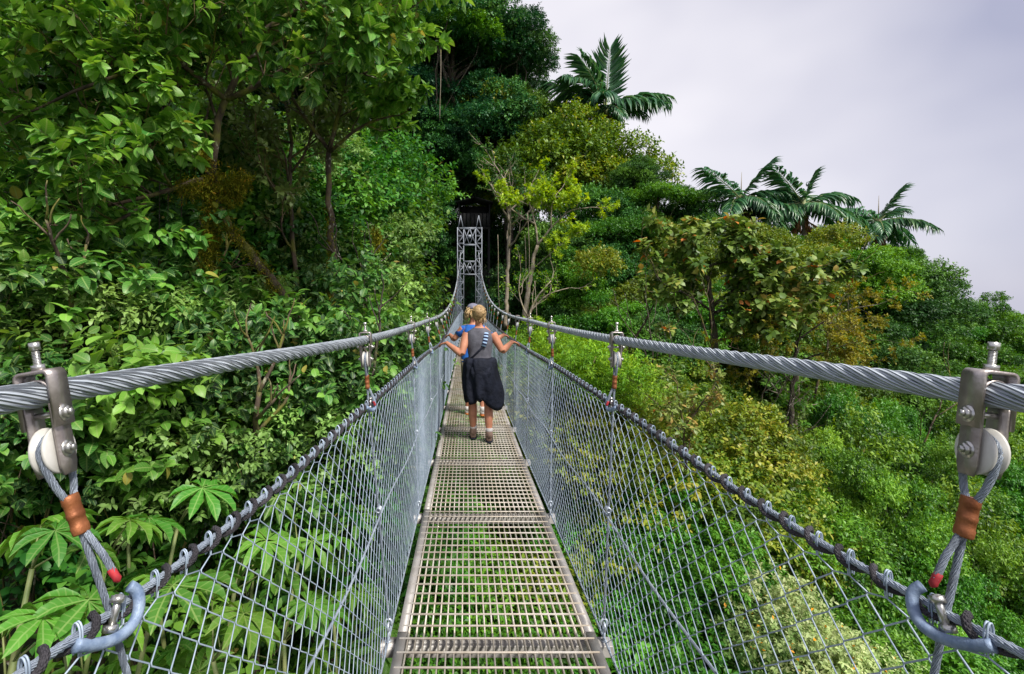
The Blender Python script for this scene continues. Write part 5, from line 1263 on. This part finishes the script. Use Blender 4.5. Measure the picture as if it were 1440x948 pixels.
def torso(mb, base, lean=0.0, g=0.0, z0=.86, z1=1.43, dx=0.0):
    tab = [(.84, .155, .105), (.92, .168, .115), (1.0, .152, .102), (1.08, .132, .092), (1.16, .142, .098), (1.26, .158, .108), (1.34, .166, .104), (1.40, .150, .088), (1.44, .09, .066), (1.47, .058, .056)]
    rs = []
    for z, a, b in tab:
        if z < z0 - .001 or z > z1 + .001: continue
        rs.append(ring(np.array([base[0] + dx * (z - .9), base[1] + lean * (z - .9), z]), a + g, b + g, 22, pw=2.3))
    mb.loft(rs, 22)

# ---- walker in grey top, seen from behind
PX, PY = 0.185, 6.4
person1 = empty('person', (PX, PY, float(deckz(PY)))); PZ = float(deckz(PY))
tag(person1, 'person in grey sleeveless top, black jacket round the waist, a hand on each rail', 'person')
b = MB()
torso(b, (0, 0), lean=.06, g=-.006, z0=.84, z1=1.47, dx=-.02)
b.tube([(-.012, .035, 1.40), (-.015, .04, 1.50), (-.014, .048, 1.56)], [.056, .050, .05], 12)
head(b, (-.012, .06, 1.615), 0.25)
# left arm bent down to the rail, right arm out to the rail
rl = np.array([float(hrl(PY + .10)) - PX, .10, float(hrz(PY + .10)) - PZ]); rr_ = np.array([float(hrr(PY + .22)) - PX, .22, float(hrz(PY + .22)) - PZ])
lw = rl + np.array([.115, -.045, .045]); rw = rr_ + np.array([-.115, -.03, .05])
arm(b, (-.175, .03, 1.375), (-.235, -.085, 1.12), lw); arm(b, (.160, .03, 1.375), (.285, -.02, 1.155), rw)
hand(b, lw, rl - lw + np.array([-.01, .05, -.0]), (0.35, .9, 0), (0, 0, 1), .75); hand(b, rw, rr_ - rw + np.array([.01, .05, 0]), (-.35, .9, 0), (0, 0, 1), .75)
leg(b, (-.085, 0, .88), (-.098, .06, .48), (-.088, .09, .10), (-.088, .21, .04)); leg(b, (.085, 0, .88), (.105, .01, .47), (.112, -.075, .10), (.118, .04, .035))
fused(b, 'body', M['skin'], person1)
t = MB(); rs = []
for z, a, c in [(.93, .172, .120), (1.0, .160, .110), (1.08, .142, .102), (1.16, .150, .106), (1.26, .166, .116), (1.33, .168, .113), (1.375, .160, .106), (1.405, .148, .098), (1.43, .108, .082), (1.452, .074, .070)]:
    rs.append(ring((-.02 * (z - .9), .06 * (z - .9), z), a + .004, c + .006, 28, .012 if z < 1.2 else 0, 7, z * 9, pw=2.4))
t.loft(rs, 28, caps=False); t.obj('top', M['grey_top'], person1, True)
# jacket: knotted waist bulk, then hanging panels with folds, longer at the right
j = MB(); rs = []; K = 84; th = np.linspace(0, 2 * np.pi, K, endpoint=False)
for z, a, c, am, ex in [(1.07, .150, .112, .01, 0), (1.06, .178, .138, .04, 0), (1.03, .192, .152, .06, 0), (.98, .198, .156, .06, 0), (.92, .206, .156, .05, 0), (.82, .216, .155, .07, .02), (.72, .226, .155, .09, .05), (.64, .226, .155, .11, .07), (.56, .212, .150, .13, .09), (.515, .195, .140, .14, .10)]:
    rad = 1 + am * 1.1 * (np.abs(np.sin(4.5 * th + 1.3 + z * 2)) * 2 - 1.1) + am * .7 * np.sin(11 * th - 2 + z * 6) + .35 * am * np.sin(23 * th + z * 14)
    right = np.exp(-((th - 5.85 + np.where(th < 3, 2 * np.pi, 0) * 0) / .55) ** 2)
    P = np.stack([a * rad * np.cos(th) + ex * right * 1.0, c * rad * np.sin(th) - .01, np.full(K, z)], 1)
    P[:, 2] -= (ex * 1.1) * right - .05 * ex * 8 * np.exp(-((th - 3.6) / .7) ** 2) + .03 * am * 10 * np.sin(5 * th)
    P[:, 0] += ex * .45 * np.exp(-((th - 3.3) / .6) ** 2)
    back = np.exp(-((th - 4.71) / .6) ** 2); P[:, 1] -= .035 * back * (1 if .8 < z < 1.03 else .4)
    rs.append(P)
j.loft(rs, K, caps=False); jo = j.obj('jacket', M['black_cloth'], person1, True)
sd_ = jo.modifiers.new('thick', 'SOLIDIFY'); sd_.thickness = .008
hd_ = MB(); rs = []
for q, a, c in [(0, .05, .01), (.15, .12, .024), (.45, .13, .034), (.75, .10, .028), (1, .03, .01)]:
    rs.append(ring((0, -.155 - .02 * math.sin(q * 3.1), 1.0 - .24 * q), a, c, 20, .04, 5, q * 4))
hd_.loft(rs, 20); hd_.obj('hood', M['black_cloth'], jo, True)
# shorts under the jacket
sh_ = MB()
for s in (-1, 1): sh_.tube([(s * .085, 0, .90), (s * .092, .03, .70), (s * .095, .04, .60)], [.10, .092, .088], 14)
sh_.obj('shorts', M['black_cloth'], person1, True)
# straps
sp = MB(); sp.tube([(.075, -.062, 1.395), (.07, -.098, 1.34), (.055, -.108, 1.27), (.04, -.112, 1.22)], .030, 10, flat=.35, up=(0, -1, 0)); sp.obj('striped_strap', M['stripe'], person1, True)
s2 = MB(); s2.tube([(.045, -.112, 1.235), (-.03, -.112, 1.16), (-.10, -.098, 1.09), (-.15, -.07, 1.04)], .011, 8, flat=.4, up=(0, -1, 0)); s2.obj('bag_strap', M['black_cloth'], person1, True)
def hair(parent, c, mat, style, seed, yaw=0.0):
    rng = np.random.default_rng(seed); c = np.asarray(c, float); h = MB()
    h.ell(c + (0, -.018, .024), (.094, .100, .112), 18, 12)
    if style == 'up':
        h.ell(c + (0.0, -.085, .04), (.070, .058, .080), 14, 9)
        base = c + np.array([0, -.03, -.075])
        n = 90
    else: n = 110
    for i in range(n):
        a = rng.uniform(0, 2 * np.pi); e = rng.uniform(-.3, 1.3)
        d = np.array([math.cos(a) * math.cos(e), math.sin(a) * math.cos(e), math.sin(e)])
        if d[1] > .45 and d[2] < .6: continue
        p = c + np.array([0, -.018, .022]) + d * np.array([.088, .095, .107])
        if style == 'up':
            q = c + np.array([rng.normal() * .025, -.105 + rng.normal() * .012, .045 + rng.normal() * .03]); m_ = (p + q) / 2 + d * .016
            h.tube([p, m_, q], [.006, .008, .004], 5)
        else:
            q = p + np.array([d[0] * .03, d[1] * .03 - .005, -rng.uniform(.08, .17)]); m_ = (p + q) / 2 + d * .03; h.tube([p, m_, q], [.008, .010, .003], 5)
    if style == 'up':
        for i in range(14):
            p = c + np.array([rng.normal() * .05, -.06 + rng.normal() * .02, -.03]); h.tube([p, p + np.array([rng.normal() * .012, -.012, -.05]), p + np.array([rng.normal() * .02, .0, -.085])], [.006, .005, .002], 4)
    return h.obj('hair', mat, parent, True)
hair(person1, (-.012, .06, 1.615), M['hair'], 'up', 3)
def boot(parent, an, toe, mat, name='boot', sole=None, shaft=.085):
    an, toe = np.asarray(an, float), np.asarray(toe, float); f = nrm((toe - an) * np.array([1, 1, 0])); s_ = np.array([f[1], -f[0], 0]); u = np.array([0, 0, 1.0])
    bm_ = MB(); ax = np.stack([s_, u, f], 1); heel = an - f * .05; tilt = (toe[2] - an[2] + .065)
    rs = []
    for q, w, hgt, zc in [(0, .022, .022, -.045), (.012, .036, .042, -.04), (.05, .042, .058, -.03), (.10, .042, .052, -.035), (.16, .046, .040, -.05), (.215, .044, .032, -.058), (.245, .030, .024, -.063), (.255, .010, .010, -.066)]:
        rs.append(ring(heel + f * q + u * (zc + tilt * q / .2 * .5), w, hgt, 16, ax=ax, pw=2.6))
    bm_.loft(rs, 16); bm_.loft([ring(an + u * q + f * (-.004), w, w * 1.1, 16) for q, w in ((-.04, .046), (0.0, .047), (shaft * .5, .046), (shaft * .55, .04))], 16)
    bo_ = bm_.obj(name, mat, parent, True)
    so_ = MB(); so_.loft([np.vstack([ring(heel + f * .127 + u * (z + tilt * .25), .047, .137, 18, pw=2.8, ax=np.stack([s_, f, np.cross(s_, f)], 1))]) for z in (-.098, -.076)], 18)
    so_.obj('sole', sole or M['black_cloth'], bo_)
boot(person1, (-.088, .09, .10), (-.088, .21, .04), M['boot']); boot(person1, (.112, -.075, .10), (.118, .04, .035), M['boot'])
for a in ((-.088, .088, .10), (.112, -.077, .10)):
    a = np.array(a); sk = MB(); sk.tube([a + (0, 0, .03), a + (0, 0, .06), a + (0, 0, .085)], [.044, .045, .043], 12); sk.obj('sock', M['sock'], person1, True)

# ---- walker ahead in blue shirt and cap
QX, QY = 0.115, 7.9
person2 = empty('person', (QX, QY, float(deckz(QY)))); QZ = float(deckz(QY))
tag(person2, 'fair-haired person in blue shirt and cap walking ahead, mostly hidden by the one in grey', 'person')
b = MB(); torso(b, (0, 0), lean=.05, g=.0, z0=.84, z1=1.47)
b.tube([(0, .03, 1.42), (0, .04, 1.52), (0, .045, 1.60)], [.058, .052, .05], 12); head(b, (0, .06, 1.665), 0)
r2 = np.array([float(hrl(QY + .35)) - QX, .35, float(hrz(QY + .35)) - QZ]); r3 = np.array([float(hrr(QY + .3)) - QX, .3, float(hrz(QY + .3)) - QZ])
w2 = r2 + np.array([.10, -.06, .05]); w3 = r3 + np.array([-.10, -.06, .05])
arm(b, (-.16, .03, 1.39), (-.30, .05, 1.215), w2); arm(b, (.16, .03, 1.39), (.36, .08, 1.2), w3)
hand(b, w2, r2 - w2 + np.array([0, .05, 0]), (.35, .9, 0), (0, 0, 1), .7); hand(b, w3, r3 - w3 + np.array([0, .05, 0]), (-.35, .9, 0), (0, 0, 1), .7)
leg(b, (-.085, 0, .90), (-.09, .10, .50), (-.085, .12, .10), (-.085, .25, .04)); leg(b, (.085, 0, .90), (.12, .02, .48), (.15, -.16, .15), (.155, -.08, .05))
fused(b, 'body', M['skin'], person2)
t = MB(); rs = []
for z, a, c in [(.86, .185, .135), (.95, .186, .134), (1.05, .165, .12), (1.16, .15, .112), (1.28, .157, .116), (1.36, .155, .108), (1.42, .130, .092), (1.45, .105, .078)]:
    rs.append(ring((0, .05 * (z - .9), z), a, c, 26, .02 if z < 1.2 else 0, 6, z * 8, pw=2.4))
t.loft(rs, 26, caps=False)
for s, el in ((-1, (-.31, .05, 1.215)), (1, (.36, .08, 1.2))):
    a0 = np.array([s * .145, .03, 1.385]); e0 = np.array(el); t.tube([a0 * np.array([.6, 1, 1]), a0, a0 * .75 + e0 * .25, a0 * .4 + e0 * .6], [.055, .058, .058, .060], 14)
t.obj('shirt', M['blue_shirt'], person2, True)
q = MB()
for s, kn in ((-1, (-.09, .10, .50)), (1, (.12, .02, .48))): q.tube([(s * .085, 0, .92), (s * .09 * .5 + kn[0] * .5, kn[1] * .5, .72), np.array(kn) + (0, 0, .06)], [.115, .10, .095], 14)
q.obj('shorts', M['shorts'], person2, True)
hair(person2, (0, .06, 1.655), M['hair2'], 'down', 8)
cp = MB(); cp.loft([ring((0, .05, 1.665 + z), r_ * .098, r_ * .108, 20) for z, r_ in ((.035, 1.0), (.06, 1.0), (.09, .86), (.112, .6), (.124, .25), (.126, .05))], 20)
rs = [np.array([(.085 * math.cos(a) * (1 if i == 0 else .8), .11 + (.0 if i == 0 else .09) + .05 * math.sin(a), 1.70 - .01 * i) for a in np.linspace(0, math.pi, 10)]) for i in range(2)]
cp.loft([np.vstack([rs[0], rs[0][::-1] - (0, 0, .006)]), np.vstack([rs[1], rs[1][::-1] - (0, 0, .006)])], 20); cp.obj('cap', M['cap'], person2, True)
boot(person2, (-.085, .12, .10), (-.085, .25, .04), M['white_shoe'], 'shoe', M['orange_sole'], .06); boot(person2, (.15, -.16, .15), (.155, -.08, .05), M['white_shoe'], 'shoe', M['orange_sole'], .06)
